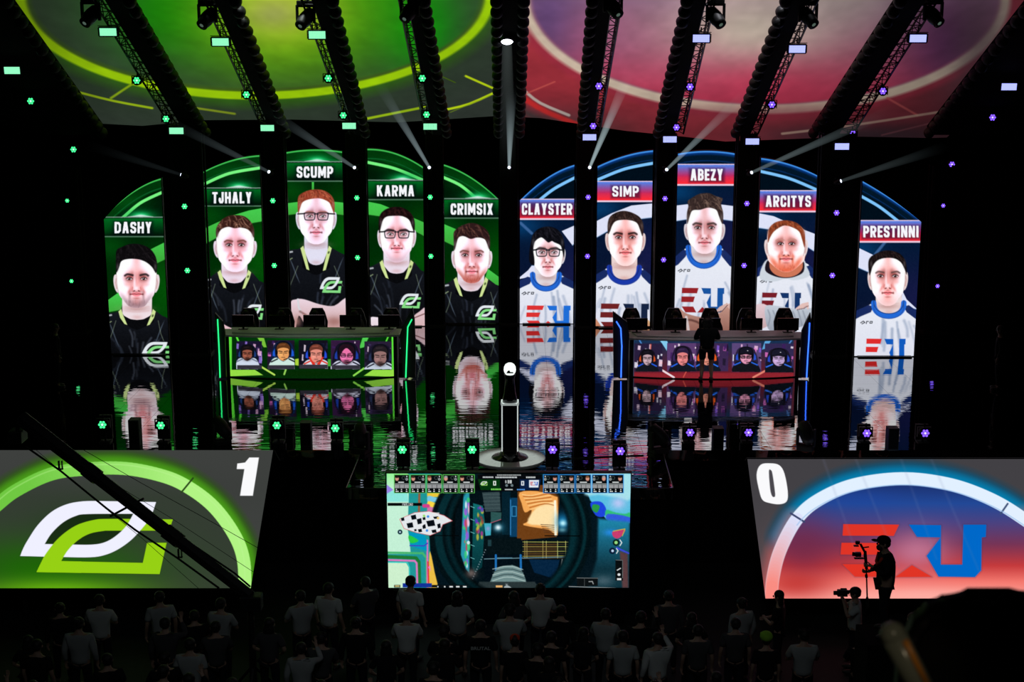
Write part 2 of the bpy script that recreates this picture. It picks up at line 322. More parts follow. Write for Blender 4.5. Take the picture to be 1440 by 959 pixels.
        p.line(q, 1.1, (40,44,52), .4); p.line([(x0+17, sl_+18), (x0+17.5, sl_+15), (x0+20, sl_+15)], 1.1, (40,44,52), .4); p.line([(x0+22, sl_+17.5), (x0+22.5, sl_+15), (x0+25.5, sl_+15), (x0+25, sl_+17.5), (x0+22, sl_+17.5)], 1.0, (40,44,52), .4)
    if d['text'][0] == 'ARCITYS':    # hood
        p.poly([(1069,392),(1072,374),(1082,364),(1104,372),(1128,364),(1134,374),(1138,388),(1118,394),(1105,392),(1088,396)], (206,214,224), 1, 1, 4)
        p.poly([(1076,380),(1080,366),(1092,376),(1120,376),(1130,368),(1130,382),(1118,389),(1103,391),(1088,388)], (26,20,30), .8, 1, 4)
    # neck
    neck = [(nl+.5, e+H*.35), (nl+1, yc-5)]+[(mid-((nr-nl)/2-.5)*math.cos(a_*math.pi/12), yc-5+(yn-yc+6)*math.sin(a_*math.pi/12)**.8) for a_ in range(1,12)]+[(nr-1, yc-5), (nr-.5, e+H*.35)]
    if d['text'][0] == 'ARCITYS': p.poly(neck, (206,118,88), .8, 1, 3)
    else:
        p.poly(neck, skin*.99, .7)
        p.glow(cx, d['chin']+2, W*.62, 4.5, shade*.9, .75); p.glow(mid, yn-3, 7, 3, shade, .5)
        for k in range(3): p.line([(nl+5, yc-4-k*6), (mid, yc-2-k*6), (nr-5, yc-4-k*6)], .9, shade, .8, .35, 3)
    # neckline
    if green:
        cre = (206,226,150)
        p.poly([(nl-1, yc-5), (nl+1.5, yc+2), (mid-9, yn), (mid, yn+1), (mid+9, yn), (nr-1.5, yc+2), (nr+1, yc-5), (nr+2, yn+4), (mid+6, yn+13), (mid, yn+15), (mid-6, yn+13), (nl-2, yn+4)], (8,9,12), .6)
        p.poly([(nl-4.5, yc-3), (nl-.5, yc-6.5), (nl+2.5, yc+3), (nl+8, yn+8), (nl+4, yn+6.5), (nl-2, yc+6)], cre, .5)
        p.poly([(nr+4.5, yc-3), (nr+.5, yc-6.5), (nr-2.5, yc+3), (nr-8, yn+9), (nr-4, yn+7.5), (nr+2, yc+6)], cre, .5)
        p.ell(nr+.2, yc+3, 1.3, 2, (70,84,50), .5, .9, .4)
        ring_emblem(p, d['emb'], (226,232,238), (132,220,132), .45, (6,10,10))
    else:
        if d['text'][0] != 'ARCITYS':
            ring = [(mid-((nr-nl)/2+2)*math.cos(a_*math.pi/16), yc-5+(yn-yc+7)*math.sin(a_*math.pi/16)**.8) for a_ in range(17)]
            p.line([(x, y+1) for x, y in ring], 7.6, (34,104,214) if d['text'][0] != 'SIMP' else (26,56,168), .6)
            p.line([(x, y+4.5) for x, y in ring], 1.0, (40,66,130), .5, .6); p.line([(x, y-2.4) for x, y in ring], 1.0, (24,30,60), .5, .6)
        bar_emblem(p, d['emb'], d['red'], d['blue'], .5)
    # ears
    for sg in (-1, 1):
        p.poly(N([(sg*.93,-.08),(sg*1.08,-.14),(sg*1.14,.02),(sg*1.11,.24),(sg*1.02,.42),(sg*.90,.46)]), skin*.97, .6, 1, 4)
        p.line(N([(sg*1.0,.0),(sg*1.04,.14),(sg*.98,.34)]), 1.4, shade*.95, .7, .8)
    # head
    jaw = .80 if not d.get('wide') else .93
    tv = (d['hairline']-e)/H-.13; w6 = .84 if not d.get('wide') else .95
    skin = skin*1.0
    face = [(-.80,tv+.12),(-.95,tv*.6),(-.99,-.1),(-.95,.28),(-w6,.58),(-jaw*.76,.78),(-.42,.95),(-.17,1.03),(0,1.04),(.17,1.03),(.42,.95),(jaw*.76,.78),(w6,.58),(.95,.28),(.99,-.1),(.95,tv*.6),(.80,tv+.12),(.4,tv),(-.4,tv)]
    p.poly(N(face), skin, .6, 1, 3)
    sl, m = p.mask_poly(curve(N(face), 3), .6)
    full = np.zeros(X.shape); full[sl] = m; keep = p.clip; p.clip = full*(keep if keep is not None else 1)
    def g(u, v, ru, rv, col, a, rot=0): p.glow(cx+u*W, e+v*H, ru*W, rv*H, col, a, False, rot)
    g(0, .05, .5, .95, shade*.98, .75); g(-.72, .15, .30, .8, rim, .8); g(.72, .15, .30, .8, rim, .8)
    g(-.42, -.62, .34, .26, rim, .6); g(.42, -.62, .34, .26, rim, .6); g(0, -.68, .18, .3, shade, .5)
    for sg in (-1, 1):
        g(sg*.36, -.03, .27, .17, dark*.92, .9); g(sg*.22, -.12, .14, .14, dark, .5); g(sg*.46, .2, .2, .08, shade, .5)
        g(sg*.22, .32, .10, .20, shade*.95, .7, sg*.3); g(sg*.34, .42, .07, .14, dark*1.3, .55, sg*-.5)
    if d['beard'][0] > 0:
        b, bc = d['beard']; bc = np.array(bc, float)
        g(0, .95, .62, .16, bc, min(1, b*1.2)); g(-.62, .70, .16, .3, bc, b*.9, -.6); g(.62, .70, .16, .3, bc, b*.9, .6)
        if b > .3:
            g(0, .82, .42, .12, bc, b); g(-.34, .62, .07, .18, bc, b*.9); g(.34, .62, .07, .18, bc, b*.9); g(0, .46, .34, .05, bc, b*.8)
            for k in range(26):
                a_ = rs.uniform(-1, 1); yy = .74+.26*rs.random()
                p.line(N([(a_*.62, yy), (a_*.60, yy+.06)]), .8, bc*.7, .5, .4*b)
    g(0, .80, .20, .10, shade*1.02, .5)
    # nose
    g(.05, .14, .06, .34, shade*1.05, .6); g(-.10, .1, .06, .3, rim, .5); g(0, .33, .10, .07, rim, .5)
    for sg in (-1, 1):
        p.ell(cx+sg*.115*W, e+.425*H, 1.25, .8, dark*.55, .6, .85, sg*.4); p.line(N([(sg*.19,.30),(sg*.22,.40),(sg*.16,.45)]), 1.1, dark*1.2, .6, .6, 3)
    g(0, .50, .10, .05, dark*1.15, .55)
    # mouth
    mv = (d['mouth']-e)/H
    p.poly(N([(-.27,mv),(-.10,mv-.055),(0,mv-.035),(.10,mv-.055),(.27,mv),(.12,mv+.075),(0,mv+.09),(-.12,mv+.075)]), skin*np.array((.92,.60,.62)), .7, .95, 4)
    p.line(N([(-.31,mv+.015),(-.1,mv),(0,mv+.012),(.1,mv),(.31,mv+.015)]), 1.0, dark*.62, .5, .95, 3); g(-.31, mv+.01, .05, .04, dark*.8, .8); g(.31, mv+.01, .05, .04, dark*.8, .8)
    g(0, mv+.15, .16, .035, dark*1.1, .6)
    q_ = full*keep if keep is not None else full
    hot = np.clip((p.c-np.array((150,150,150)))*1.34+np.array((166,158,160)), 0, 255); p.c = p.c*(1-q_[..., None])+hot*q_[..., None]
    # eyes and brows
    br = np.array(d['brow'], float)
    for sg in (-1, 1):
        ex = cx+sg*d['ex']
        p.poly([(ex-4.1, e+.4), (ex-1.6, e-1.7), (ex+1.6, e-1.7), (ex+4.1, e+.4), (ex+1.5, e+1.8), (ex-1.5, e+1.8)], (226,214,222), .5, .9, 4)
        p.ell(ex, e, 2.0, 1.9, (58,30,30), .5); p.ell(ex, e, 1.0, 1.0, (10,5,6), .4); p.ell(ex-.7, e-.8, .5, .5, (240,240,250), .3)
        p.line([(ex-4.4, e), (ex-1.6, e-2.0), (ex+1.6, e-2.0), (ex+4.4, e)], 1.1, dark*.45, .45, .95, 3); p.line([(ex-3.4, e+1.6), (ex, e+2.3), (ex+3.4, e+1.6)], .8, dark*.9, .5, .7, 3)
        bt = 2.2 if sum(d['brow']) < 220 else 1.7
        p.line([(ex-sg*4.8, e-5.0), (ex-sg*1, e-5.9), (ex+sg*3.0, e-6.3), (ex+sg*6.2, e-4.4)], bt+.5, br, .8, .85, 3)
    p.clip = keep
    for sg in (-1, 1): p.line(N([(sg*.985,-.12),(sg*.965,.2),(sg*.90,.44)]), 1.0, shade*.8, .7, .55, 3)
    # hair
    hc, h2 = np.array(d['hairc'], float), np.array(d['hair2'], float)
    hr = curve(d['hair'], 4)
    p.poly(hr, hc, .8)
    sl, m = p.mask_poly(hr, .8); full = np.zeros(X.shape); full[sl] = m; p.clip = full*(keep if keep is not None else 1)
    ty = min(q[1] for q in d['hair']); hl = d['hairline']
    for k in range(70):
        u = rs.uniform(-1.05, 1.05); xx = cx+u*W; y_ = ty+rs.random()*(hl-ty)*.9+u*u*6
        p.line([(xx, y_), (xx+rs.uniform(-1,4), y_-2+rs.random()*3), (xx+3+u*4+rs.uniform(-1,3), y_+4+rs.random()*3)], .6+rs.random()*.7, h2 if rs.random() < .6 else hc*.45, .7, .42, 3)
    p.clip = keep
    for sg in (-1, 1): p.glow(cx+sg*.93*W, e-.42*H, 1.8, 5, hc*.6+skin*.4, .55)
    if d.get('glasses'):
        gc = d['glasses']
        for sg in (-1, 1):
            ex = cx+sg*d['ex']*1.02
            fr = curve([(ex-7.6, e-3.2), (ex-6, e-4.4), (ex+6, e-4.4), (ex+7.6, e-3.2), (ex+6.6, e+4), (ex+4, e+5.4), (ex-4, e+5.4), (ex-6.6, e+4)], 4)
            p.poly(fr, (236,236,250), .5, .16); p.line(fr+[fr[0]], 1.35, gc, .45, .95)
            p.line([(ex+sg*7, e-3.6), (cx+sg*W*1.02, e-3)], 1.9, gc, .5, .95)
            p.line([(ex-4, e+3), (ex+1, e-2.5)], 1.2, (240,245,255), .6, .35)
        p.line([(cx-d['ex']*.3, e-2.6), (cx, e-3.2), (cx+d['ex']*.3, e-2.6)], 1.5, gc, .45, .95)
    # forearms
    nm = d['text'][0]
    def arm(pts, c, c2):
        p.vgrad(pts, min(q[1] for q in pts), c, max(q[1] for q in pts), c2, .8, 1, 4)
    if nm == 'SCUMP':
        arm([(408,428),(416,421),(428,421),(450,428),(470,430),(490,420),(490,470),(462,470),(448,452),(430,456),(420,444),(414,470),(406,470)], (236,214,226), (196,150,146))
        p.line([(419,421),(420,432),(424,440)], 2.6, (214,214,220), .5); p.line([(422,438),(436,446),(448,448)], 2.4, (120,70,66), 1.4, .8, 3); p.glow(470,452,12,7,(150,96,88),.7); p.glow(418,452,6,8,(170,120,112),.7)
    if nm == 'KARMA':
        arm([(520,448),(530,446),(545,449),(552,452),(552,470),(518,470)], (240,226,236), (220,200,205)); arm([(580,448),(590,438),(600,434),(600,470),(580,470)], (226,196,204), (210,170,170)); p.line([(580,448),(600,440)], 1.4, (120,80,80), .7)
    if nm == 'TJHALY': arm([(312,470),(312,456),(320,459),(330,464),(330,470)], (236,196,206), (220,180,186))
    if nm == 'SIMP':
        arm([(834,446),(838,448),(846,462),(834,462)], (214,150,120), (190,120,90)); arm([(892,462),(896,454),(912,450),(912,462)], (214,170,120), (190,130,100))
    if nm == 'ABEZY':
        arm([(948,436),(956,434),(966,441),(990,446),(1012,440),(1030,428),(1030,472),(946,472)], (196,150,136), (140,92,80))
        for k in range(4): p.line([(1006+k*3,439-k),(1013+k*3,432-k*1.6),(1026,428-k*1.2+k*3)], 2.4, (214,176,168), .6); p.line([(1006+k*3,441-k),(1014+k*3,434-k*1.6)], .9, (80,44,40), .4)
        p.line([(948,452),(972,450),(990,458)], 2.4, (70,38,34), 1.4, .8, 3); p.line([(965,446),(969,470)], 4, (226,224,230), .7, .7)
    if nm == 'ARCITYS':
        arm([(1060,431),(1078,429),(1084,452),(1072,462),(1060,458)], (226,200,208), (200,168,172)); arm([(1076,432),(1092,430),(1118,434),(1144,434),(1144,448),(1120,462),(1096,466),(1080,462)], (196,204,216), (150,158,172))
        for k in range(8): p.line([(1080+k*7,436+k%3),(1083+k*7,446),(1080+k*8,458)], 1.6, (120,128,144), .9, .6, 3)
        for k in range(4): p.line([(1120+k*3,434-k*.6),(1128+k*2.6,428-k*.2),(1136,426+k*2.6)], 2.4, (226,190,184), .6); p.line([(1121+k*3,436-k*.6),(1129+k*2.6,430)], .8, (110,64,60), .4)
    p.clip = old
    # picture structure of the panel
    nz = p.noise(1, seed, 1.4)[..., None]*2.2
    p.c = np.where(p.c > 3, p.c+nz, p.c)
    p.c[(Y < up-.3)] = 0

# ---------------------------------------------------------------- score screens beside the stage
S = 2.829
def LC(x, y): return (x/S, 620+y/S)
def RC(x, y): return (960+x/S, 620+y/S)
def draw_left(p):
    X, Y = p.X, p.Y
    p.c[:] = (62,64,62)
    p.glow(150, 690, 190, 30, (52,56,52), .6)
    p.glow(90, 850, 190, 62, (60,140,6), 1); p.glow(70, 838, 130, 26, (128,205,12), .9)
    ring = curve([LC(-190,470), LC(-120,330), LC(-30,270), LC(60,200), LC(200,133), LC(340,112), LC(500,110), LC(650,140), LC(750,185), LC(850,262), LC(930,370), LC(968,470), LC(975,600), LC(976,700)], 8, False)
    for w, c, a in ((52, (40,92,10), .55), (38, (62,140,14), .6), (30, (90,190,30), .5)): p.line(ring, w, c, 5, a)
    inner = list(ring)+[(-70,880)]
    p.vgrad(inner, 668, (58,62,58), 700, (52,60,50), 1)
    p.clip = np.zeros(X.shape); sl, m = p.mask_poly(inner, 1); p.clip[sl] = m
    p.glow(60, 800, 150, 44, (30,98,8), 1); p.glow(130, 735, 60, 22, (28,60,22), .8); p.glow(80, 832, 110, 18, (120,200,14), .8); p.clip = None
    p.line(ring, 18.2, (118,204,70), .5)
    for q0, q1 in zip(ring[:-1], ring[1:]):
        t = min(1, max(0, (q0[0]-40)/230)); p.line([q0, q1], 18, np.array((112,200,66))*(1-t)+np.array((178,244,132))*t, .6)
    p.line([(x*1.0, y-5) for x, y in ring], 1.4, (190,245,150), .8, .5)
    p.line([LC(768,148), LC(722,204)], 2.4, (40,70,24), .4)
    ring_emblem(p, (80/S, 620+238/S, 688/S, 620+530/S), (240,240,255), (150,208,20), .45, (16,30,10))
    p.poly([LC(944,90), LC(975,86), LC(992,66), LC(1030,66), LC(1006,218), LC(955,218), LC(972,112), LC(942,112)], (250,250,252), .45)
    p.line([LC(340,40), LC(600,330)], 3, (110,120,90), 3, .15)
def draw_right(p):
    X, Y = p.X, p.Y
    p.c[:] = (66,64,68)
    p.glow(1110, 842, 110, 30, (190,60,54), .9); p.glow(1090, 800, 30, 60, (110,84,88), .6)
    ring = curve([RC(352,720), RC(352,640), RC(360,540), RC(390,430), RC(455,310), RC(540,235), RC(680,175), RC(870,150), RC(1050,170), RC(1200,220), RC(1330,292), RC(1480,410), RC(1560,560)], 8, False)
    for w, c, a in ((54, (0,72,110), .5), (40, (0,110,160), .6), (30, (0,150,205), .6)):
        p.line([q for q in ring if q[1] < 760], w, c, 6, a)
    p.line([q for q in ring if q[1] > 730], 34, (206,96,96), 8, .6)
    inner = list(ring)+[(1500,900)]
    sl, m = p.mask_poly(inner, .8); p.clip = np.zeros(X.shape); p.clip[sl] = m
    ys = [680, 708, 735, 765, 795, 818, 842]
    cs = np.array([(28,48,110),(34,72,150),(74,66,128),(118,52,86),(196,58,60),(244,120,110),(255,160,150)], float)
    g_ = np.stack([np.interp(Y, ys, cs[:, k]) for k in range(3)], -1)
    p.c = p.c*(1-p.clip[..., None]) + g_*p.clip[..., None]
    p.glow(1130, 770, 44, 46, (112,40,70), .7); p.glow(1290, 775, 46, 30, (206,130,160), .75); p.glow(1120, 822, 50, 20, (190,44,40), .7); p.glow(1300, 838, 110, 12, (255,176,166), .8)
    p.glow(1205, 700, 60, 12, (30,70,160), .5); p.clip = None
    p.line(ring, 18.2, (226,240,255), .5)
    yy = [q for q in reversed(ring) if q[0] < 1121 and q[1] > 725]
    for q0, q1 in zip(yy[:-1], yy[1:]):
        t = min(1, max(0, (q0[1]-735)/90)); c = np.array((220,226,252))*(1-t)+np.array((250,140,130))*t
        p.line([q0, q1], 17, c, 1)
    p.line([RC(430,288), RC(484,322)], 2.6, (60,70,110), .4); p.line([RC(1293,250), RC(1265,290)], 2.6, (60,80,120), .4)
    p.line([(x+.0, y+8.8) for x, y in [q for q in ring if q[0] > 1120]], 1.4, (150,190,235), .6, .8)
    bar_emblem(p, (960+628/S, 620+330/S, 960+1208/S, 620+542/S), (224,52,38), (0,104,200), .45, (50,40,70))
    zero = [RC(310,95), RC(350,89), RC(385,97), RC(405,130), RC(418,200), RC(414,240), RC(385,252), RC(345,247), RC(318,235), RC(305,200), RC(294,135)]
    p.poly(zero, (250,250,252), .5, 1, 4); p.poly([RC(343,120), RC(352,117), RC(358,135), RC(368,210), RC(364,223), RC(355,218), RC(348,190)], (74,72,78), .5, 1, 3)
    for a_, b_ in ((560,700),(690,860),(870,1010),(990,1180)): p.line([RC(a_,75), RC(b_,330+(b_-a_))], 2.6, (120,130,170), 2, .16)

# ---------------------------------------------------------------- the game picture on the middle screen
def _digit(p, ch, x, y, w, h, t, col):
    segs = {'0':'abcdef','1':'bc','2':'abged','3':'abgcd','8':'abcdefg','4':'fgbc','5':'afgcd','6':'afgedc'}[ch]
    P = {'a':[(0,0),(1,0)],'b':[(1,0),(1,.5)],'c':[(1,.5),(1,1)],'d':[(0,1),(1,1)],'e':[(0,.5),(0,1)],'f':[(0,0),(0,.5)],'g':[(0,.5),(1,.5)]}
    for s_ in segs: p.line([(x+a*w, y+b*h) for a, b in P[s_]], t, col, .3)
def draw_game(p):
    X, Y = p.X, p.Y; rs = random.Random(5)
    A = lambda x, y: (540+x*180/959., 655+y*180/959.)
    B = lambda x, y: (710+x*180/959., 655+y*180/959.)
    p.c[:] = (4,20,28)
    # left wall of pale panels with colour contours
    p.poly([A(20,50), A(420,50), A(460,250), A(400,330), A(340,520), A(345,640), A(400,920), A(20,920)], (30,150,150), .6)
    p.vgrad([A(20,50), A(180,50), A(185,220), A(178,480), A(190,540), A(200,660), A(20,660)], 665, (150,245,150), 690, (196,240,214), .8)
    p.poly([A(20,180), A(175,205), A(185,270), A(20,270)], (140,230,220), 1); p.poly([A(20,140), A(70,180), A(20,210)], (150,130,225), .8)
    p.line([A(20,680), A(240,690), A(262,720), A(268,900)], 4.6, (30,120,50), .6, 1); p.line([A(20,705), A(230,712), A(245,730), A(250,900)], 2.6, (226,120,190), .6)
    p.line([A(20,650), A(290,655), A(318,690), A(322,900)], 3.0, (70,180,110), .6); p.line([A(325,560), A(325,920)], 2.4, (225,110,190), .7)
    p.poly([A(20,725), A(165,725), A(185,760), A(188,915), A(20,915)], (206,240,206), .6); p.line([A(20,722), A(175,725), A(190,760), A(192,915)], 1.4, (60,210,200), .4)
    p.poly([A(190,500), A(300,500), A(320,560), A(320,640), A(195,600)], (0,150,190), 1); p.poly([A(185,520), A(260,560), A(200,580)], (40,200,70), .8, 1, 3)
    p.line([A(195,598), A(300,600), A(325,580)], 1.6, (60,60,190), .4)
    for y_, c in ((215,(235,200,60)),(250,(120,200,230)),(290,(250,215,70)),(330,(210,120,170))):
        p.poly([A(330,y_-25), A(400,y_-10), A(460,y_-20), A(450,y_+20), A(380,y_+18), A(330,y_+30)], c, .8, 1, 3)
    p.line([A(265,210), A(262,340)], 3, (150,90,60), .8); p.line([A(300,300), A(330,300)], 5, (210,60,140), .8)
    p.poly([A(345,640), A(380,800), A(400,910), A(330,915), A(335,760)], (235,190,70), .8, 1, 3); p.line([A(330,720), A(335,905)], 2, (220,50,60), .5); p.poly([A(330,760), A(345,745), A(350,790)], (235,140,190), .5)
    # right sky with colour contours
    p.poly([B(560,50), B(945,50), B(940,420), B(760,400), B(640,260)], (90,190,225), 1)
    p.poly([B(600,60), B(945,60), B(940,250), B(850,240), B(700,215), B(600,215)], (165,225,235), 3, 1, 3); p.glow(*B(850,280), 10, 8, (190,200,245), .9)
    p.poly([B(640,280), B(720,270), B(760,330), B(740,380), B(680,370)], (30,70,220), .8, 1, 4); p.poly([B(660,290), B(710,300), B(690,350), B(655,330)], (40,150,70), .6, 1, 4)
    p.poly([B(760,330), B(830,350), B(900,360), B(935,350), B(935,390), B(840,380), B(760,380)], (50,190,120), 1.2, 1, 4); p.poly([B(770,360), B(935,385), B(935,430), B(780,420)], (50,90,220), 1, 1, 3)
    p.vgrad([B(700,395), B(935,420), B(935,915), B(620,915), B(690,700)], 735, (30,130,165), 800, (14,50,62), 3); p.glow(*B(790,500), 9, 5, (40,140,230), .9)
    p.poly([B(810,490), B(900,475), B(880,520), B(845,545), B(812,530)], (200,60,110), .7, 1, 4); p.line([B(812,490), B(900,472), B(880,525)], 1, (190,200,60), .4)
    p.line([B(840,615), B(925,655)], 2.4, (60,70,220), .7); p.poly([B(860,640), B(920,660), B(925,915), B(880,915)], (90,60,62), 2); p.glow(*B(740,860), 14, 8, (110,130,140), .5)
    # scope rings
    cx, cy = 718, 748
    p.ell(cx, cy, 114, 112, (3,16,20), 1.2); p.ell(cx, cy, 107, 105, (6,42,48), 1.2); p.ell(cx+3, cy, 99, 100, (2,14,18), 1.5)
    p.ell(cx+2, cy, 92, 96, (8,54,62), 4, .7); p.ell(cx-1, cy, 84, 92, (2,8,10), 3); 
    old = p.clip; d = ((X-cx)/84)**2+((Y-cy)/90)**2; p.clip = np.clip((1-d)*9, 0, 1)
    p.poly([(640,690),(800,690),(800,835),(640,835)], (3,16,22), 1)
    p.poly([(652,690),(660,690),(660,806),(655,800),(648,780)], (40,150,170), 1); 
    for k in range(26): p.ell(653+rs.random()*6, 700+rs.random()*100, 1+rs.random()*1.6, 2+rs.random()*5, rs.choice([(200,70,90),(150,90,220),(60,200,120),(220,235,245),(240,170,200),(30,120,220)]), .5, .9)
    p.vgrad([A(668,280), A(740,300), A(755,420), A(745,600), A(735,760), A(680,800), A(660,760)], 705, (16,110,110), 800, (6,50,56), .6)
    for k in range(22): p.ell(669+rs.random()*10, 712+rs.random()*44, .8+rs.random()*1.4, 1.4+rs.random()*3.5, rs.choice([(180,60,150),(90,200,80),(200,190,60),(140,60,60),(90,60,190)]), .5, .8)
    for k in range(5): p.line([(662, 712+k*18), (667, 714+k*18)], .8, (120,200,200), .4)
    p.poly([A(735,200), A(865,195), A(875,340), A(760,345)], (52,70,74), .5); [p.line([A(745,215+k*26), A(868,212+k*26)], .5, (84,104,106), .3) for k in range(5)]
    p.poly([A(800,345), A(880,350), A(878,400), A(800,425)], (44,84,82), .5); p.line([A(800,428), A(875,402)], 1, (200,90,110), .4)
    p.poly([A(750,430), A(805,430), A(800,520), A(760,525)], (60,170,190), .6); p.glow(*A(780,470), 3, 3, (200,150,220), .6)
    p.poly([(706,690),(718,690),(718,752),(706,752)], (5,32,44), .5); p.poly([(717,700),(728,700),(728,755),(717,755)], (10,60,96), .6); p.line([(720,712),(726,712),(726,726),(720,726),(720,712)], 1, (60,150,200), .4); p.line([(718,703),(718,752)], 1.2, (50,130,190), .4)
    p.glow(*A(855,462), 8, 7, (30,120,150), .8); p.glow(*A(855,462), 4.2, 3.8, (235,250,255), 1)
    p.poly([(728,682),(788,682),(783,755),(727,760)], (110,62,22), .8)
    p.poly([B(110,200), B(240,190), B(380,230), B(395,260), B(395,520), B(330,480), B(140,445), B(180,410), B(200,330), B(150,350), B(125,280)], (244,170,90), .8, 1, 3)
    p.poly([B(170,430), B(230,320), B(330,280), B(380,290), B(392,500), B(300,450)], (255,226,170), 2, 1, 3)
    for k in range(9): p.line([B(130+k*8,215+k*14), B(200+k*14,222+k*9), B(330+k*5,190+k*15)], 1.2, (170,86,30) if k % 2 else (255,214,150), .5, .85, 3)
    for k in range(5): p.line([B(270+k*6,440+k*14), B(385,446+k*15)], .8, (80,50,30), .4)
    p.line([B(376,265), B(380,520)], 3, (255,250,225), .6)
    p.glow(*B(430,420), 9, 12, (20,130,190), .9); p.glow(*B(435,430), 4.6, 4.2, (190,245,255), 1); p.glow(*B(430,480), 5, 3, (120,180,190), .7)
    p.poly([(681,757),(733,757),(733,782),(681,782)], (6,18,22), .6); p.poly([(681,780),(802,780),(800,835),(681,835)], (3,14,22), .6)
    p.rect(686,759,691,768,(30,60,66),.4); p.poly([B(180,700), B(410,705), B(380,850), B(220,800)], (6,36,64), .8)
    for k in range(8): p.line([B(135,570+k*18), B(475,572+k*17)], .9 if k%2 == 0 else .5, (170,170,80) if k%2 == 0 else (110,84,40), .35)
    for x_ in (150,165,285,310,395,455): p.line([B(x_,565), B(x_,690)], .8, (190,190,110), .35)
    p.poly([B(140,580), B(390,580), B(390,680), B(140,680)], (120,70,30), .6, .35)
    p.line([(681,786),(800,783)], 1, (120,160,170), .4); p.line([B(430,700), B(405,835)], 1.2, (190,200,190), .5)
    for k in range(14): p.ell(*A(760-k*8,630+k*18), .8, .8, (150,170,180), .4, .8)
    p.line([A(838,670), A(838,780)], 3, (30,110,180), .4); p.line([B(118,670), B(120,775)], 3, (30,110,180), .4); p.line([A(850,690), A(959,690)], 1.2, (90,140,160), .4)
    p.poly([A(800,860), A(830,790), A(870,755), A(950,745), B(60,745), B(120,775), B(160,870), B(150,915), A(790,915)], (112,140,140), .7, 1, 3)
    for k in range(5): p.line([A(815-k*0,862-k*22), A(900,835-k*20), A(959,835-k*20), B(60,835-k*20), B(150-k*4,865-k*22)], 1.2, (40,60,64) if k % 2 else (185,205,200), .5, .8, 3)
    p.poly([(674,818),(752,818),(760,830),(668,830)], (40,52,54), 1); p.clip = old
    p.line([A(340,522), A(560,524)], 1, (0,0,0), .4); p.line([B(300,524), B(560,526)], 1.2, (0,0,0), .4)
    p.glow(*A(655,805), 7, 6, (110,96,92), .9)
    # map
    mp = [A(118,400), A(150,385), A(230,350), A(340,340), A(450,372), A(512,412), A(440,440), A(420,490), A(345,522), A(240,500), A(150,470)]
    p.poly(mp, (228,232,236), .6); p.line(mp+[mp[0]], .8, (220,60,70), .4, .7)
    for x_, y_, w_, h_ in ((222,385,22,20),(195,445,26,22),(265,415,20,24),(270,485,16,14),(350,430,34,26),(412,450,14,20),(375,490,20,14),(300,455,14,18),(235,482,10,9),(140,400,14,14),(390,388,22,10),(300,395,12,12)):
        p.poly([A(x_-w_,y_-h_*.6), A(x_+w_*.7,y_-h_), A(x_+w_,y_+h_*.7), A(x_-w_*.6,y_+h_)], (6,12,20), .4)
    for x_, y_, c in ((330,380,(60,140,230)),(322,485,(60,140,230)),(300,375,(150,220,110)),(405,392,(235,200,110)),(285,440,(240,240,245))): p.ell(*A(x_,y_), 1.8, 1.8, c, .4)
    p.rect(*A(280,350), *A(414,362), (230,235,235), .4, .8)
    p.ell(*A(120,496), 3.4, 3.4, (14,44,58), .4); p.ell(*A(120,496), 1.3, 1.3, (190,220,230), .4)
    # captions: the mode plate
    p.rect(*A(27,278), *A(285,300), (5,8,10), .4)
    x_ = 566.0
    for ch in 'PAYLOAD':
        c = (235,240,240); y0, y1 = 707.6, 710.8; w = 1.6
        G = {'P':[[(0,1),(0,0),(1,0),(1,.5),(0,.5)]],'A':[[(0,1),(.5,0),(1,1)],[(.2,.7),(.8,.7)]],'Y':[[(0,0),(.5,.5),(1,0)],[(.5,.5),(.5,1)]],'L':[[(0,0),(0,1),(1,1)]],'O':[[(0,0),(1,0),(1,1),(0,1),(0,0)]],'D':[[(0,0),(.7,0),(1,.5),(.7,1),(0,1),(0,0)]]}[ch]
        for st in G: p.line([(x_+a*w, y0+b*(y1-y0)) for a, b in st], .55, c, .25)
        x_ += 2.15
    # player cards
    def cards(x0, edge, flip):
        for k in range(5):
            a = x0+k*22.9
            p.rect(a, 667, a+22, 693.5, edge, .4); p.rect(a+1, 668, a+21, 692.8, (8,12,14), .3)
            fx = a+4.2 if not flip else a+16.8
            p.ell(fx, 673, 2.6, 3.2, (214,150,130), .5); p.ell(fx, 670.6, 2.4, 1.6, [(30,20,20),(60,40,30),(120,80,50),(160,160,160),(40,26,20)][k], .5)
            ox = a+13.5 if not flip else a+7; p.ell(ox, 672, 2.6, 2.6, (70,84,84), .4); p.ell(ox, 672, 1.9, 1.9, (8,12,14), .4)
            ox = a+18 if not flip else a+3; p.ell(ox, 674, 1.7, 1.7, (190,200,200), .4); p.ell(ox, 674, .8, .8, (8,12,14), .3); p.rect(ox-.6, 669, ox+.8, 671, (200,210,210), .3)
            p.rect(a+6, 677.4, a+14+k % 3, 679, (215,220,220), .3); p.rect(a+1, 680, a+21, 681.2, (150,156,156), .3)
            p.rect(a+1, 681.6, a+21, 686.4, (150,152,154), .3)
            for j in (7.6, 14.2): p.rect(a+j, 681.6, a+j+.6, 686.4, (20,20,22), .2)
            for j in range(3):
                for r in (688.4, 691): p.ell(a+3.4+j*7.2, r, 1.2 if r > 690 else .8, .8, (235,240,238), .3)
            p.ell(a+5.6, 691, .9, .8, (235,240,238), .3)
    cards(554, (90,190,80), False); cards(763.6, (50,140,220), True)
    # score plate
    p.poly([(671,667),(762,667),(758,690),(736,690),(734,691),(700,691),(698,690),(676,690)], (8,10,14), .4)
    p.poly([(672,674),(703,674),(703,689),(676,689)], (4,52,14), .4); p.poly([(731,674),(761,674),(758,689),(731,689)], (10,30,66), .4)
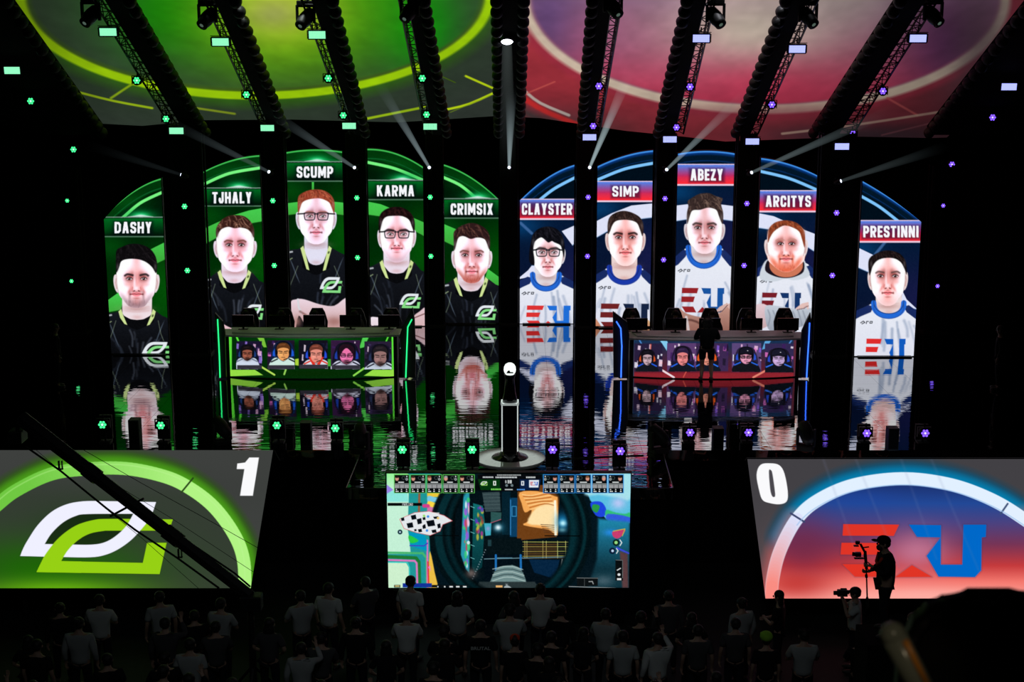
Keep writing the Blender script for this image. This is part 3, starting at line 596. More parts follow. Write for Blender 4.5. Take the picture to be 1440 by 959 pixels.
    for a, b, y_ in ((679,694,671),(697,726,671.2),(740,752,671.2)): 
        xx = a
        while xx < b: p.rect(xx, y_-1, xx+1.3, y_+1, (225,230,232), .3); xx += 1.9
    for xx in range(699, 733, 2): p.rect(xx, 667.2, xx+1.3, 668.8, (200,205,205), .3)
    ring_emblem(p, (675.5,676.8,686,682.8), (235,245,235), (170,230,120), .4)
    p.poly([(744,675),(758,675),(757,685.5),(744,685.5)], (222,230,240), .4)
    bar_emblem(p, (745.5,677.5,756.5,682.5), (200,60,70), (40,80,190), .3)
    _digit(p, '0', 694.2, 677, 2.8, 5, 1.2, (240,245,240)); _digit(p, '0', 733.6, 677, 2.8, 5, 1.2, (240,245,250))
    _digit(p, '1', 709.4, 675.6, 1.6, 3.6, .8, (240,245,245)); _digit(p, '3', 714, 675.6, 1.6, 3.6, .8, (240,245,245)); _digit(p, '8', 717.4, 675.6, 1.6, 3.6, .8, (240,245,245))
    p.ell(712.4, 676.6, .4, .4, (240,245,245), .2); p.ell(712.4, 678.6, .4, .4, (240,245,245), .2)
    p.ell(712.5, 682.6, 1.9, 1.9, (110,125,130), .4); p.ell(720, 682.6, 1.9, 1.9, (110,125,130), .4)
    for k in range(5): p.rect(690.5+k*2.9, 687, 692.8+k*2.9, 689.2, (120,215,90), .3); p.rect(727+k*2.3, 687.6, 728.8+k*2.3, 689.4, (90,160,240), .3)
    p.rect(710, 687.6, 721, 689.2, (180,186,186), .3)
    # markers and loadout
    p.ell(*B(833,575), 4.6, 4.6, (8,24,20), .5); p.ell(*B(833,575), 2.4, 2.4, (150,220,130), .5); p.line([B(862,555), B(876,576), B(862,598)], 1.3, (230,235,235), .4)
    p.ell(*B(805,637), 4.4, 4.4, (8,24,50), .5); p.ell(*B(807,637), 1.9, 1.9, (190,215,240), .5); p.line([B(836,620), B(848,637), B(836,656)], 1.3, (230,235,235), .4)
    p.rect(*B(828,705), *B(884,860), (10,14,16), .5); p.line([B(832,706), B(882,708), B(882,840)], .7, (150,156,156), .3, .8)
    p.line([B(842,782), B(866,768)], 1.4, (226,230,230), .4); p.ell(*B(855,815), 2.2, 1.9, (226,230,230), .4); p.rect(*B(840,842), *B(872,857), (230,232,232), .4)
    p.rect(*B(540,838), *B(696,900), (12,16,18), .5); p.line([B(540,840), B(696,842)], .8, (120,126,126), .3); p.line([B(596,842), B(596,900)], .6, (80,86,86), .3); p.line([B(630,868), B(655,866), B(662,884)], 1.2, (170,176,176), .5)
    p.rect(*A(76,892), *A(122,911), (20,24,24), .3); p.rect(*A(82,896), *A(116,906), (205,190,120), .3); p.rect(*A(140,880), *A(358,911), (20,50,150), .4)
    p.rect(*A(358,892), *A(625,911), (10,16,20), .3)
    for x_, w_ in ((400,8),(450,10),(490,26),(540,26),(592,26)): p.rect(*A(x_,900), *A(x_+w_,911), (226,230,230), .3)
    p.rect(*A(838,896), *A(888,911), (235,180,110), .4); p.poly([A(900,905), A(930,885), B(0,885), B(40,905), B(50,915), A(900,915)], (160,172,176), .5)
    p.line([B(480,904), B(830,916)], .8, (170,175,175), .3)
    nz = p.noise(1, 77, 1.3)[..., None]*4; p.c = p.c+nz

# ---------------------------------------------------------------- face-camera pictures on the two desk fronts
def draw_desk(p, d):
    X, Y = p.X, p.Y; rs = random.Random(d['seed']); q = d['q']
    T = lambda x, y: (q[0]+x/6., q[1]+y/6.)
    g = d['team'] == 0
    x1 = 1400 if g else 1415
    if g:
        p.c[:] = (2,44,8); p.glow(*T(700,50), 60, 8, (2,96,14), 1); p.glow(*T(700,360), 70, 6, (6,40,4), 1)
        bright, bright2, dk = (92,220,60), (150,220,70), (4,22,6)
        p.rect(*T(10,30), *T(36,385), bright, .4); p.rect(*T(1384,40), *T(1412,385), bright, .4)
        p.poly([T(10,330), T(230,330), T(300,375), T(10,385)], bright2, .5); p.poly([T(1225,330), T(1412,330), T(1412,390), T(1150,380)], bright2, .5)
        p.line([T(70,35), T(90,85)], 2.6, bright, .4); p.poly([T(235,35), T(300,35), T(330,140), T(305,140)], (120,190,60), .6); p.poly([T(1145,40), T(1200,40), T(1150,140), T(1110,150)], (80,200,80), .6)
        p.line([T(1358,45), T(1338,90)], 2, bright, .4)
        p.line([T(285,305), T(395,372)], 2.6, (180,220,90), .4); p.line([T(495,318), T(478,368)], 2.4, (150,210,90), .4); p.line([T(1150,318), T(1065,378)], 2.6, (140,220,80), .4)
        p.poly([T(570,240), T(600,235), T(600,295), T(570,290)], (170,210,60), .5); p.rect(*T(845,240), *T(872,300), (70,170,50), .5)
    else:
        p.vgrad([T(0,0), T(1440,0), T(1440,420), T(0,420)], 470, (6,52,88), 530, (110,24,36), .1)
        p.rect(*T(30,325), *T(x1,380), (142,36,46), 1.5); p.rect(*T(30,30), *T(46,375), (50,60,84), .6); p.rect(*T(1392,30), *T(1415,375), (90,40,54), .6)
        p.line([T(85,35), T(108,80)], 2, (70,130,200), .4); p.poly([T(245,28), T(315,28), T(330,70), T(322,140), T(290,90)], (130,200,235), .6); p.poly([T(1160,28), T(1218,30), T(1160,120), T(1125,130)], (90,160,215), .6)
        p.line([T(1382,40), T(1355,80)], 2, (80,130,200), .4)
        p.line([T(285,305), T(382,364)], 2.8, (236,214,222), .4); p.line([T(1150,310), T(1052,364)], 2.8, (226,130,110), .4); p.line([T(485,318), T(462,362)], 1.6, (200,80,70), .4)
    for k, f in enumerate(d['faces']):
        a, b, t, u = f['box']
        p.rect(*T(a,t), *T(b,u), f['bg'], .4)
        old = p.clip; p.clip = ((X > T(a,0)[0]) & (X < T(b,0)[0]) & (Y > T(0,t)[1]) & (Y < T(0,u)[1]))*1.
        for j in range(24):
            xx = a+rs.random()*(b-a); yy = t+rs.random()*(u-t)*.7; w = 8+rs.random()*26; h = 14+rs.random()*50
            p.poly([T(xx,yy), T(xx+w,yy+4), T(xx+w-4,yy+h), T(xx-3,yy+h-3)], rs.choice(f['pal']), .6, .85)
        cx, cy, w, h = f['head']     # crop pixels: face centre, half width, half height
        p.poly([T(cx-w*1.9,cy+h*1.3), T(cx-w*1.75,cy-h*.6), T(cx-w*.9,cy-h*1.35), T(cx+w*.9,cy-h*1.35), T(cx+w*1.75,cy-h*.6), T(cx+w*1.9,cy+h*1.3)], f['chair'], .7, 1, 3)
        p.poly([T(cx-w*1.75,cy-h*.1), T(cx-w*1.45,cy-h*.5), T(cx-w*1.35,cy+h*.5), T(cx-w*1.8,cy+h*.4)], f['acc'], .6); p.poly([T(cx+w*1.75,cy-h*.1), T(cx+w*1.45,cy-h*.5), T(cx+w*1.35,cy+h*.5), T(cx+w*1.8,cy+h*.4)], f['acc'], .6)
        p.poly([T(cx-w*2.3,u+10), T(cx-w*2.0,cy+h*1.0), T(cx-w*1.1,cy+h*.62), T(cx,cy+h*1.1), T(cx+w*1.1,cy+h*.62), T(cx+w*2.0,cy+h*1.0), T(cx+w*2.3,u+10)], f['shirt'], .6, 1, 3)
        p.line([T(cx-w*2.0,cy+h*1.15), T(cx-w*1.0,cy+h*.8)], 1.8, f['trim'], .5); p.line([T(cx+w*2.0,cy+h*1.15), T(cx+w*1.0,cy+h*.8)], 1.8, f['trim'], .5)
        if f.get('collar'): p.poly([T(cx-w*1.3,cy+h*.3), T(cx-w*.9,cy+h*.3), T(cx-w*.1,cy+h*1.2), T(cx-w*.6,cy+h*1.3)], f['collar'], .5); p.poly([T(cx+w*1.3,cy+h*.3), T(cx+w*.9,cy+h*.3), T(cx+w*.1,cy+h*1.2), T(cx+w*.6,cy+h*1.3)], f['collar'], .5)
        sk = np.array(f['skin'], float)
        p.ell(*T(cx,cy-h*.35), w*1.22/6, h*.98/6, (14,14,22), .6)
        p.poly([T(cx-w,cy-h*.5), T(cx-w,cy+h*.2), T(cx-w*.62,cy+h*.8), T(cx,cy+h*1.02), T(cx+w*.62,cy+h*.8), T(cx+w,cy+h*.2), T(cx+w,cy-h*.5), T(cx,cy-h*.8)], sk, .5, 1, 3)
        p.glow(*T(cx-w*.45,cy+h*.25), w*.35/6, h*.3/6, np.minimum(255, sk*1.2), .7)
        for sg in (-1, 1):
            p.line([T(cx+sg*w*.2,cy-h*.12), T(cx+sg*w*.75,cy-h*.2)], 1.3, sk*.25, .5, .9); p.line([T(cx+sg*w*.22,cy+h*.06), T(cx+sg*w*.62,cy+h*.05)], 1.1, sk*.3, .5, .8)
            p.ell(*T(cx+sg*w*1.12,cy-h*.05), w*.2/6, h*.36/6, (10,10,14), .5)
        p.line([T(cx,cy), T(cx+w*.08,cy+h*.34)], 1.1, sk*.68, .5, .8); p.line([T(cx-w*.28,cy+h*.58), T(cx+w*.28,cy+h*.58)], 1.0, sk*.45, .4, .9)
        if f.get('beard'): p.glow(*T(cx,cy+h*.82), w*.7/6, h*.24/6, (30,20,20), .8)
        hc = np.array(f['hair'], float)
        if f.get('cap'):
            p.poly([T(cx-w*1.15,cy-h*.38), T(cx-w*1.15,cy-h*.9), T(cx-w*.6,cy-h*1.3), T(cx+w*.6,cy-h*1.3), T(cx+w*1.2,cy-h*.9), T(cx+w*1.2,cy-h*.36), T(cx,cy-h*.5)], hc, .5, 1, 3); p.line([T(cx-w*1.0,cy-h*.36), T(cx,cy-h*.46), T(cx+w*1.2,cy-h*.3)], 2, hc*.6, .5)
            p.ell(*T(cx+w*.3,cy-h*.85), .9, .5, (220,220,230), .3)
        elif f.get('long'):
            p.poly([T(cx-w*1.25,cy+h*.6), T(cx-w*1.2,cy-h*.6), T(cx-w*.6,cy-h*1.15), T(cx+w*.5,cy-h*1.15), T(cx+w*1.2,cy-h*.6), T(cx+w*1.2,cy+h*.4), T(cx+w*.9,cy-h*.1), T(cx+w*.1,cy-h*.75), T(cx-w*.5,cy-h*.5), T(cx-w*.95,cy+h*.1)], hc, .5, 1, 3)
        else:
            p.poly([T(cx-w*1.06,cy-h*.25), T(cx-w*1.1,cy-h*.75), T(cx-w*.5,cy-h*1.18), T(cx+w*.5,cy-h*1.18), T(cx+w*1.1,cy-h*.75), T(cx+w*1.06,cy-h*.25), T(cx+w*.8,cy-h*.5), T(cx,cy-h*.62), T(cx-w*.8,cy-h*.48)], hc, .5, 1, 3)
            p.line([T(cx-w*.6,cy-h*.95), T(cx+w*.3,cy-h*1.0)], 1.2, hc*1.6+10, .8, .7)
        p.line([T(cx-w*1.2,cy-h*.1), T(cx-w*1.15,cy-h*.9), T(cx-w*.5,cy-h*1.32), T(cx+w*.5,cy-h*1.32), T(cx+w*1.15,cy-h*.9), T(cx+w*1.2,cy-h*.1)], 1.4, (12,12,18), .4, .9, 3)
        if f.get('glasses'):
            p.line([T(cx-w*.85,cy), T(cx-w*.15,cy), T(cx-w*.2,cy+h*.22), T(cx-w*.75,cy+h*.22), T(cx-w*.85,cy)], 1.0, (10,10,14), .4); p.line([T(cx+w*.85,cy), T(cx+w*.15,cy), T(cx+w*.2,cy+h*.22), T(cx+w*.75,cy+h*.22), T(cx+w*.85,cy)], 1.0, (10,10,14), .4)
        if f.get('desk'): p.rect(*T(a+6,u-34), *T(b,u), (52,50,60), .5)
        p.line([T(cx+w*.7,cy+h*.75), T(cx+w*.1,cy+h*.85)], 1.2, (14,10,12), .4)
        p.clip = old
    p.c = p.c+p.noise(1, d['seed'], 1.2)[..., None]*3
PK = [(240,190,225),(220,110,190),(250,235,245),(60,30,90),(20,18,30),(130,90,210)]
DESKS = [
 dict(team=0, seed=31, q=(320,465), faces=[
  dict(box=(75,290,88,325), bg=(26,20,46), pal=[(120,80,190),(150,120,220),(20,20,30),(230,180,215),(60,40,90)], head=(166,195,42,56), chair=(14,20,34), acc=(30,60,120), shirt=(206,216,234), trim=(120,130,150), skin=(150,84,66), hair=(22,16,18), beard=1, desk=1),
  dict(box=(335,565,80,325), bg=(30,20,40), pal=PK, head=(470,185,50,68), chair=(16,30,64), acc=(30,90,210), shirt=(206,232,222), trim=(20,24,30), skin=(232,160,96), hair=(92,52,26), desk=1),
  dict(box=(600,845,80,320), bg=(18,16,28), pal=[(20,20,34),(240,220,235),(30,30,60),(60,60,90)], head=(748,200,50,70), chair=(14,18,36), acc=(40,80,220), shirt=(214,220,232), trim=(220,50,30), skin=(226,140,124), hair=(110,56,44), collar=(222,50,34), desk=1),
  dict(box=(872,1118,80,325), bg=(50,26,60), pal=PK, head=(1004,205,56,76), chair=(20,18,34), acc=(30,60,160), shirt=(214,214,236), trim=(26,26,40), skin=(236,116,170), hair=(34,16,28), long=1, glasses=1, beard=1, desk=1),
  dict(box=(1155,1385,90,325), bg=(40,30,54), pal=[(60,50,90),(120,100,140),(20,20,28),(230,210,225)], head=(1288,220,54,76), chair=(24,22,40), acc=(40,50,80), shirt=(196,206,222), trim=(30,34,46), skin=(150,112,110), hair=(34,28,32), beard=1)]),
 dict(team=1, seed=47, q=(884,470), faces=[
  dict(box=(50,285,78,315), bg=(40,30,60), pal=[(235,235,250),(245,245,255),(250,220,240),(40,30,60),(200,80,60)], head=(158,205,38,56), chair=(20,16,30), acc=(210,80,30), shirt=(18,22,30), trim=(40,90,225), skin=(190,160,170), hair=(18,16,24)),
  dict(box=(325,570,75,315), bg=(90,60,110), pal=PK+[(250,240,250)], head=(455,195,46,68), chair=(34,24,50), acc=(60,40,90), shirt=(18,24,34), trim=(40,100,235), skin=(226,130,130), hair=(44,30,60)),
  dict(box=(570,840,75,312), bg=(60,40,80), pal=PK+[(30,24,44),(24,20,34)], head=(660,195,46,66), chair=(24,20,36), acc=(225,90,30), shirt=(18,24,34), trim=(40,110,235), skin=(220,140,120), hair=(30,22,28)),
  dict(box=(872,1118,75,318), bg=(90,70,120), pal=PK+[(250,240,250),(250,250,255)], head=(990,190,48,60), chair=(40,34,60), acc=(40,80,200), shirt=(18,20,26), trim=(40,100,225), skin=(226,150,180), hair=(20,20,34), cap=1, glasses=1),
  dict(box=(1150,1392,78,322), bg=(50,40,80), pal=PK, head=(1266,205,52,62), chair=(26,22,40), acc=(40,70,190), shirt=(16,20,28), trim=(50,110,235), skin=(190,160,205), hair=(24,24,40), cap=1)])]

# ---------------------------------------------------------------- the drape over the stage
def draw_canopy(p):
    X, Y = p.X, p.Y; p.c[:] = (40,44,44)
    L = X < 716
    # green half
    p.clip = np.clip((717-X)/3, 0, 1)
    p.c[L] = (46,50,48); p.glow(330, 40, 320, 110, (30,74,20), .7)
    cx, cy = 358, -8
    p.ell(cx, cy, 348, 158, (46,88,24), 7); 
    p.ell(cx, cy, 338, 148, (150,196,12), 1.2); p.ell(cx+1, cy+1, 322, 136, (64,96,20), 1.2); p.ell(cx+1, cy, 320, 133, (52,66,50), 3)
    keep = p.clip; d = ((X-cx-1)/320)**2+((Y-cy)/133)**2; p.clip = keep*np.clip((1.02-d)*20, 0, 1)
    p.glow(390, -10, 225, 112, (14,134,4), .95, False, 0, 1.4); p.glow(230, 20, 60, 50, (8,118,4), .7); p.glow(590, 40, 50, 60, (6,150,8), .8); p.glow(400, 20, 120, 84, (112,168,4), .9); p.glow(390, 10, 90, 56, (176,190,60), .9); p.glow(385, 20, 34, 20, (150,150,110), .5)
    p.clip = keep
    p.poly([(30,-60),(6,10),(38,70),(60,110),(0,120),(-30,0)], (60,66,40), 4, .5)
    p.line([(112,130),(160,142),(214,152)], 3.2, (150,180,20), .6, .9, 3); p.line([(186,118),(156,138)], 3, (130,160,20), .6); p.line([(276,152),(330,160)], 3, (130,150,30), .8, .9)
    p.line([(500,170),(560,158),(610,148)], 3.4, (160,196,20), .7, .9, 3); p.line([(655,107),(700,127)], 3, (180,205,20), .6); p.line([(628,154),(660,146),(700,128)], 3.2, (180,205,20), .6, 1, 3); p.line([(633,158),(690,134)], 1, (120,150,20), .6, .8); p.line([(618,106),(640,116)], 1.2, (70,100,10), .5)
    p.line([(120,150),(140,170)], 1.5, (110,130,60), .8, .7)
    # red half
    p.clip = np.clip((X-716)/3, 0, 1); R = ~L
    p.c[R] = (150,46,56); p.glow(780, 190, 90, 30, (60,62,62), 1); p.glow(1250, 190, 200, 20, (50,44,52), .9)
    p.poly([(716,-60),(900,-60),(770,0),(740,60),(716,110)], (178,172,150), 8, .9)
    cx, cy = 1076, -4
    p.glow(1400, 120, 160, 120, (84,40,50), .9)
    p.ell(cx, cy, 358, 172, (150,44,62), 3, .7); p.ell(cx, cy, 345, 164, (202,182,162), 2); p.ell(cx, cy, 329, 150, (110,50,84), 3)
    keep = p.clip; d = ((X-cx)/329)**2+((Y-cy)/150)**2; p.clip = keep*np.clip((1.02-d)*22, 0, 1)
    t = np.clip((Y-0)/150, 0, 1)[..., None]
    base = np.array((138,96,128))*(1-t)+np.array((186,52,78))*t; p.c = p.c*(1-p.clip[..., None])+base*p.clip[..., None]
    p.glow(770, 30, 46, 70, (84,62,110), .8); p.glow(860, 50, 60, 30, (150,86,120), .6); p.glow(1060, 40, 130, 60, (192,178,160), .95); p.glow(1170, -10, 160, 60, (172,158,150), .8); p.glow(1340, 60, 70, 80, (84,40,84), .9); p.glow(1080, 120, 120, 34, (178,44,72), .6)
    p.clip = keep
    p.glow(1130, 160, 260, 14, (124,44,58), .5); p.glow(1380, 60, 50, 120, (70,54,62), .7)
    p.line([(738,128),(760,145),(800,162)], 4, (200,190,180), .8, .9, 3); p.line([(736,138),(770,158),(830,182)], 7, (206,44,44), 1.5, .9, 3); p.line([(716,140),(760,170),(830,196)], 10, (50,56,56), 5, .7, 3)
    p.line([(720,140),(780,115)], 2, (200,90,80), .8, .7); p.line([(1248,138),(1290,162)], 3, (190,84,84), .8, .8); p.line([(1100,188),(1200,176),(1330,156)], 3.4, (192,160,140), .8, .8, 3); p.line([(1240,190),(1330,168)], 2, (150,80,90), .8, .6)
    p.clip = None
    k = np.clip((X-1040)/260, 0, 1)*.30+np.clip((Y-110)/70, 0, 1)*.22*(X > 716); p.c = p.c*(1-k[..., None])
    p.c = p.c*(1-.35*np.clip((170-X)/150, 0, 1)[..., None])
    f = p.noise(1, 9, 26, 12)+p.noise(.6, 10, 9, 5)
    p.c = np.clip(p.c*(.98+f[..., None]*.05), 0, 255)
# ================================================================= Blender side
import bpy, bmesh
from mathutils import Vector, Matrix
scene = bpy.context.scene
COL = scene.collection
RND = random.Random(11)

def mat(name, col, rough=.6, metal=0., emit=None, es=1., spec=.5, bump=0):
    m = bpy.data.materials.new(name); m.use_nodes = True; nt = m.node_tree; b = nt.nodes['Principled BSDF']
    b.inputs['Base Color'].default_value = (*col, 1); b.inputs['Roughness'].default_value = rough
    b.inputs['Metallic'].default_value = metal; b.inputs['Specular IOR Level'].default_value = spec
    if emit is not None:
        b.inputs['Emission Color'].default_value = (*emit, 1); b.inputs['Emission Strength'].default_value = es
    # every surface carries a little procedural unevenness
    tc = nt.nodes.new('ShaderNodeTexCoord'); nz = nt.nodes.new('ShaderNodeTexNoise'); nz.inputs['Scale'].default_value = 9
    mr = nt.nodes.new('ShaderNodeMapRange'); mr.inputs['To Min'].default_value = max(.02, rough-.08); mr.inputs['To Max'].default_value = min(1, rough+.08)
    nt.links.new(tc.outputs['Object'], nz.inputs['Vector']); nt.links.new(nz.outputs['Fac'], mr.inputs['Value']); nt.links.new(mr.outputs['Result'], b.inputs['Roughness'])
    if bump:
        bp = nt.nodes.new('ShaderNodeBump'); bp.inputs['Strength'].default_value = bump; bp.inputs['Distance'].default_value = .02
        nt.links.new(nz.outputs['Fac'], bp.inputs['Height']); nt.links.new(bp.outputs['Normal'], b.inputs['Normal'])
    return m
def emis(name, col, s):
    m = bpy.data.materials.new(name); m.use_nodes = True; nt = m.node_tree; nt.nodes.clear()
    e = nt.nodes.new('ShaderNodeEmission'); e.inputs[0].default_value = (*col, 1); e.inputs[1].default_value = s
    o = nt.nodes.new('ShaderNodeOutputMaterial'); nt.links.new(e.outputs[0], o.inputs[0]); return m
def lin(r, g, b): return tuple(float(x) for x in linear(np.array((r, g, b), float)))

M = {}
M['black'] = mat('matt_black_metal', (.012,.012,.013), .55)
M['drape'] = mat('black_stage_cloth', (.006,.006,.007), .95, spec=.1, bump=.4)
M['steel'] = mat('dark_truss_steel', (.03,.03,.034), .4, .6)
M['frame'] = mat('screen_bezel', (.01,.01,.011), .5)
M['desk'] = mat('desk_shell', (.035,.036,.04), .45)
M['top'] = mat('grey_desk_top', (.62,.64,.66), .6)
M['glassblk'] = mat('gloss_black_plastic', (.006,.006,.008), .15)
M['lens'] = mat('dark_lens_glass', (.25,.3,.32), .08, .6)
M['floor'] = mat('arena_floor_concrete', (.01,.01,.011), .8)
M['acryl'] = mat('clear_acrylic_edge', (.7,.72,.74), .15)
M['white'] = mat('white_enamel', (.9,.9,.88), .3)
M['seat'] = mat('black_vinyl', (.008,.008,.01), .5)
M['pale'] = mat('pale_tube_paint', (.30,.34,.28), .22)
M['skin'] = mat('skin', (.42,.26,.19), .55); M['skin2'] = mat('skin_dark', (.20,.12,.08), .55)
M['hair'] = mat('dark_hair', (.012,.009,.008), .6)
M['darkcloth'] = mat('black_fabric', (.012,.012,.014), .9, spec=.1)
M['greycloth'] = mat('dark_grey_fabric', (.06,.06,.065), .9, spec=.1)
M['whitecloth'] = mat('white_fabric', (.55,.57,.56), .9, spec=.1)
M['lightgrey'] = mat('light_grey_fabric', (.36,.38,.38), .9, spec=.1)
M['limecloth'] = mat('lime_fabric', (.30,.62,.05), .9, spec=.1)
M['redcloth'] = mat('red_fabric', (.6,.06,.02), .9, spec=.1)
M['trousers'] = mat('dark_trousers', (.015,.016,.022), .9, spec=.1)
M['ledg'] = emis('green_led', (.05,1.,.27), 1.7); M['ledg_core'] = emis('green_led_core', (.40,1.,.62), 1.7)
M['ledp'] = emis('violet_led', (.17,.07,1.), 2.2); M['ledp_core'] = emis('violet_led_core', (.55,.42,1.), 1.8)
M['strobe_g'] = emis('green_strobe_cell', (.30,1.,.56), 1.05); M['strobe_p'] = emis('blue_strobe_cell', (.36,.40,1.), 1.5)
M['neon_g'] = emis('green_neon', (.02,.95,.22), 1.6); M['neon_b'] = emis('blue_neon', (.03,.13,1.), 2.6)
M['beamlens'] = emis('white_beam_lens', (.72,.80,1.), 2.4); M['biglens'] = emis('white_wash_lens', (.86,.88,1.), 6)
M['dimlens'] = emis('idle_lamp_lens', (.20,.30,.24), .35)
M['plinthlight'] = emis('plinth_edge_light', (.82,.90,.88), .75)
M['lettering'] = emis('white_lettering', lin(246,246,252), 1)
M['globe'] = emis('lit_glass_dome', (.86,.95,.90), 1.15)

# picture material of the LED screens and of the canopy's painted projector light: the picture is stored per vertex of the display surface, and the display gives it off
def display_material():
    m = bpy.data.materials.new('led_and_projection_picture'); m.use_nodes = True; nt = m.node_tree; nt.nodes.clear()
    a = nt.nodes.new('ShaderNodeAttribute'); a.attribute_name = 'picture'
    e = nt.nodes.new('ShaderNodeEmission'); o = nt.nodes.new('ShaderNodeOutputMaterial')
    nt.links.new(a.outputs['Color'], e.inputs[0]); nt.links.new(e.outputs[0], o.inputs[0])
    m.cycles.emission_sampling = 'NONE'
    return m
M['display'] = display_material()

# ---------------------------------------------------------------- objects
def put(o, parent=None):
    COL.objects.link(o)
    if parent is not None: o.parent = parent
    return o
def tag(o, label=None, cat=None, group=None, kind=None):
    if label: o['label'] = label
    if cat: o['category'] = cat
    if group: o['group'] = group
    if kind: o['kind'] = kind
    return o
def empty(name, loc=(0,0,0), label=None, cat=None, group=None, rz=0.):
    o = bpy.data.objects.new(name, None); o.location = loc; o.rotation_euler[2] = rz; o.empty_display_size = .2
    put(o); return tag(o, label, cat, group)
class MB:
    def __init__(s): s.bm = bmesh.new()
    def box(s, c, d, rot=None, bev=0.):
        g = bmesh.ops.create_cube(s.bm, size=1.)['verts']
        m = Matrix.Translation(c) @ (rot.to_4x4() if rot is not None else Matrix.Identity(4)) @ Matrix.Diagonal((*d, 1))
        bmesh.ops.transform(s.bm, matrix=m, verts=g)
        if bev:
            ed = list({e for v in g for e in v.link_edges}); bmesh.ops.bevel(s.bm, geom=ed, offset=bev, segments=2, affect='EDGES', profile=.6)
        return s
    def tube(s, a, b, r, r2=None, n=8, caps=True):
        a, b = Vector(a), Vector(b); d = b-a; L = d.length
        if L < 1e-6: return s
        q = d.to_track_quat('Z', 'Y').to_matrix().to_4x4()
        bmesh.ops.create_cone(s.bm, cap_ends=caps, segments=n, radius1=r, radius2=r if r2 is None else r2, depth=L, matrix=Matrix.Translation((a+b)/2) @ q)
        return s
    def path(s, pts, r, n=8):
        for a, b in zip(pts[:-1], pts[1:]): s.tube(a, b, r, n=n)
        for p in pts[1:-1]: s.ball(p, (r, r, r), 8, 5)
        return s
    def ball(s, c, d, u=14, v=9, rot=None):
        m = Matrix.Translation(c) @ (rot.to_4x4() if rot is not None else Matrix.Identity(4)) @ Matrix.Diagonal((*d, 1))
        bmesh.ops.create_uvsphere(s.bm, u_segments=u, v_segments=v, radius=1., matrix=m); return s
    def lathe(s, prof, c=(0,0,0), axis=(0,0,1), n=20):
        q = Vector(axis).to_track_quat('Z', 'Y').to_matrix(); rings = []
        for r, z in prof:
            rings.append([s.bm.verts.new(Vector(c)+q @ Vector((r*math.cos(2*math.pi*k/n), r*math.sin(2*math.pi*k/n), z))) for k in range(n)])
        for A, B in zip(rings[:-1], rings[1:]):
            for k in range(n): s.bm.faces.new((A[k], A[(k+1) % n], B[(k+1) % n], B[k]))
        s.bm.faces.new(list(reversed(rings[0]))); s.bm.faces.new(rings[-1]); return s
    def prism(s, pts, t):            # pts: 3-D outline, t: thickness vector
        t = Vector(t); A = [s.bm.verts.new(Vector(p)) for p in pts]; B = [s.bm.verts.new(Vector(p)+t) for p in pts]
        s.bm.faces.new(A); s.bm.faces.new(list(reversed(B)))
        for k in range(len(pts)): s.bm.faces.new((A[k], B[k], B[(k+1) % len(pts)], A[(k+1) % len(pts)]))
        return s
    def build(s, name, m, parent=None, smooth=False):
        bmesh.ops.recalc_face_normals(s.bm, faces=s.bm.faces)
        me = bpy.data.meshes.new(name); s.bm.to_mesh(me); s.bm.free()
        me.materials.append(m)
        if smooth: me.polygons.foreach_set('use_smooth', [True]*len(me.polygons))
        return put(bpy.data.objects.new(name, me), parent)
def copy_tree(o, parent=None):
    c = o.copy(); COL.objects.link(c); c.parent = parent
    for ch in [x for x in o.children]: copy_tree(ch, c)
    return c
def display(name, P, fn, parent, cell):
    """P(u,v)->xyz of a display surface; u,v grids 0..1; the drawing is evaluated in the frame of the photograph and stored on the surface"""
    nu, nv = cell
    U, V = np.meshgrid(np.linspace(0, 1, nu), np.linspace(0, 1, nv))
    x, y, z = P(U, V)
    zc = y*CP-(z-CAMZ)*SP; up = y*SP+(z-CAMZ)*CP
    p = Pic(CX+F*x/zc, CY-F*up/zc); fn(p)
    co = np.stack([x, y, z], -1).reshape(-1, 3).astype(np.float32)
    idx = np.arange(nu*nv).reshape(nv, nu)
    q = np.stack([idx[:-1, :-1], idx[1:, :-1], idx[1:, 1:], idx[:-1, 1:]], -1).reshape(-1, 4)
    me = bpy.data.meshes.new(name)
    me.vertices.add(len(co)); me.vertices.foreach_set('co', co.ravel())
    me.loops.add(q.size); me.loops.foreach_set('vertex_index', q.ravel().astype(np.int32))
    me.polygons.add(len(q)); me.polygons.foreach_set('loop_start', (np.arange(len(q))*4).astype(np.int32)); me.polygons.foreach_set('loop_total', np.full(len(q), 4, np.int32))
    me.update(calc_edges=True); me.validate()
    at = me.color_attributes.new('picture', 'FLOAT_COLOR', 'POINT')
    rgba = np.concatenate([linear(p.c).reshape(-1, 3), np.ones((len(co), 1))], 1).astype(np.float32)
    at.data.foreach_set('color', rgba.ravel())
    me.materials.append(M['display'])
    return put(bpy.data.objects.new(name, me), parent)

# ---------------------------------------------------------------- the setting
FZ = -2.9
def struct(name, b, m): o = b.build(name, m); o['kind'] = 'structure'; return o
struct('floor', MB().box((0, 25, FZ-.1), (60, 70, .2)), M['floor'])
struct('wall_back', MB().box((0, 53.2, 6), (60, .4, 18)), M['drape'])
struct('wall_left', MB().box((-27, 25, 6), (.4, 60, 18)), M['drape'])
struct('wall_right', MB().box((27, 25, 6), (.4, 60, 18)), M['drape'])
struct('ceiling', MB().box((0, 25, 19), (60, 70, .3)), M['drape'])

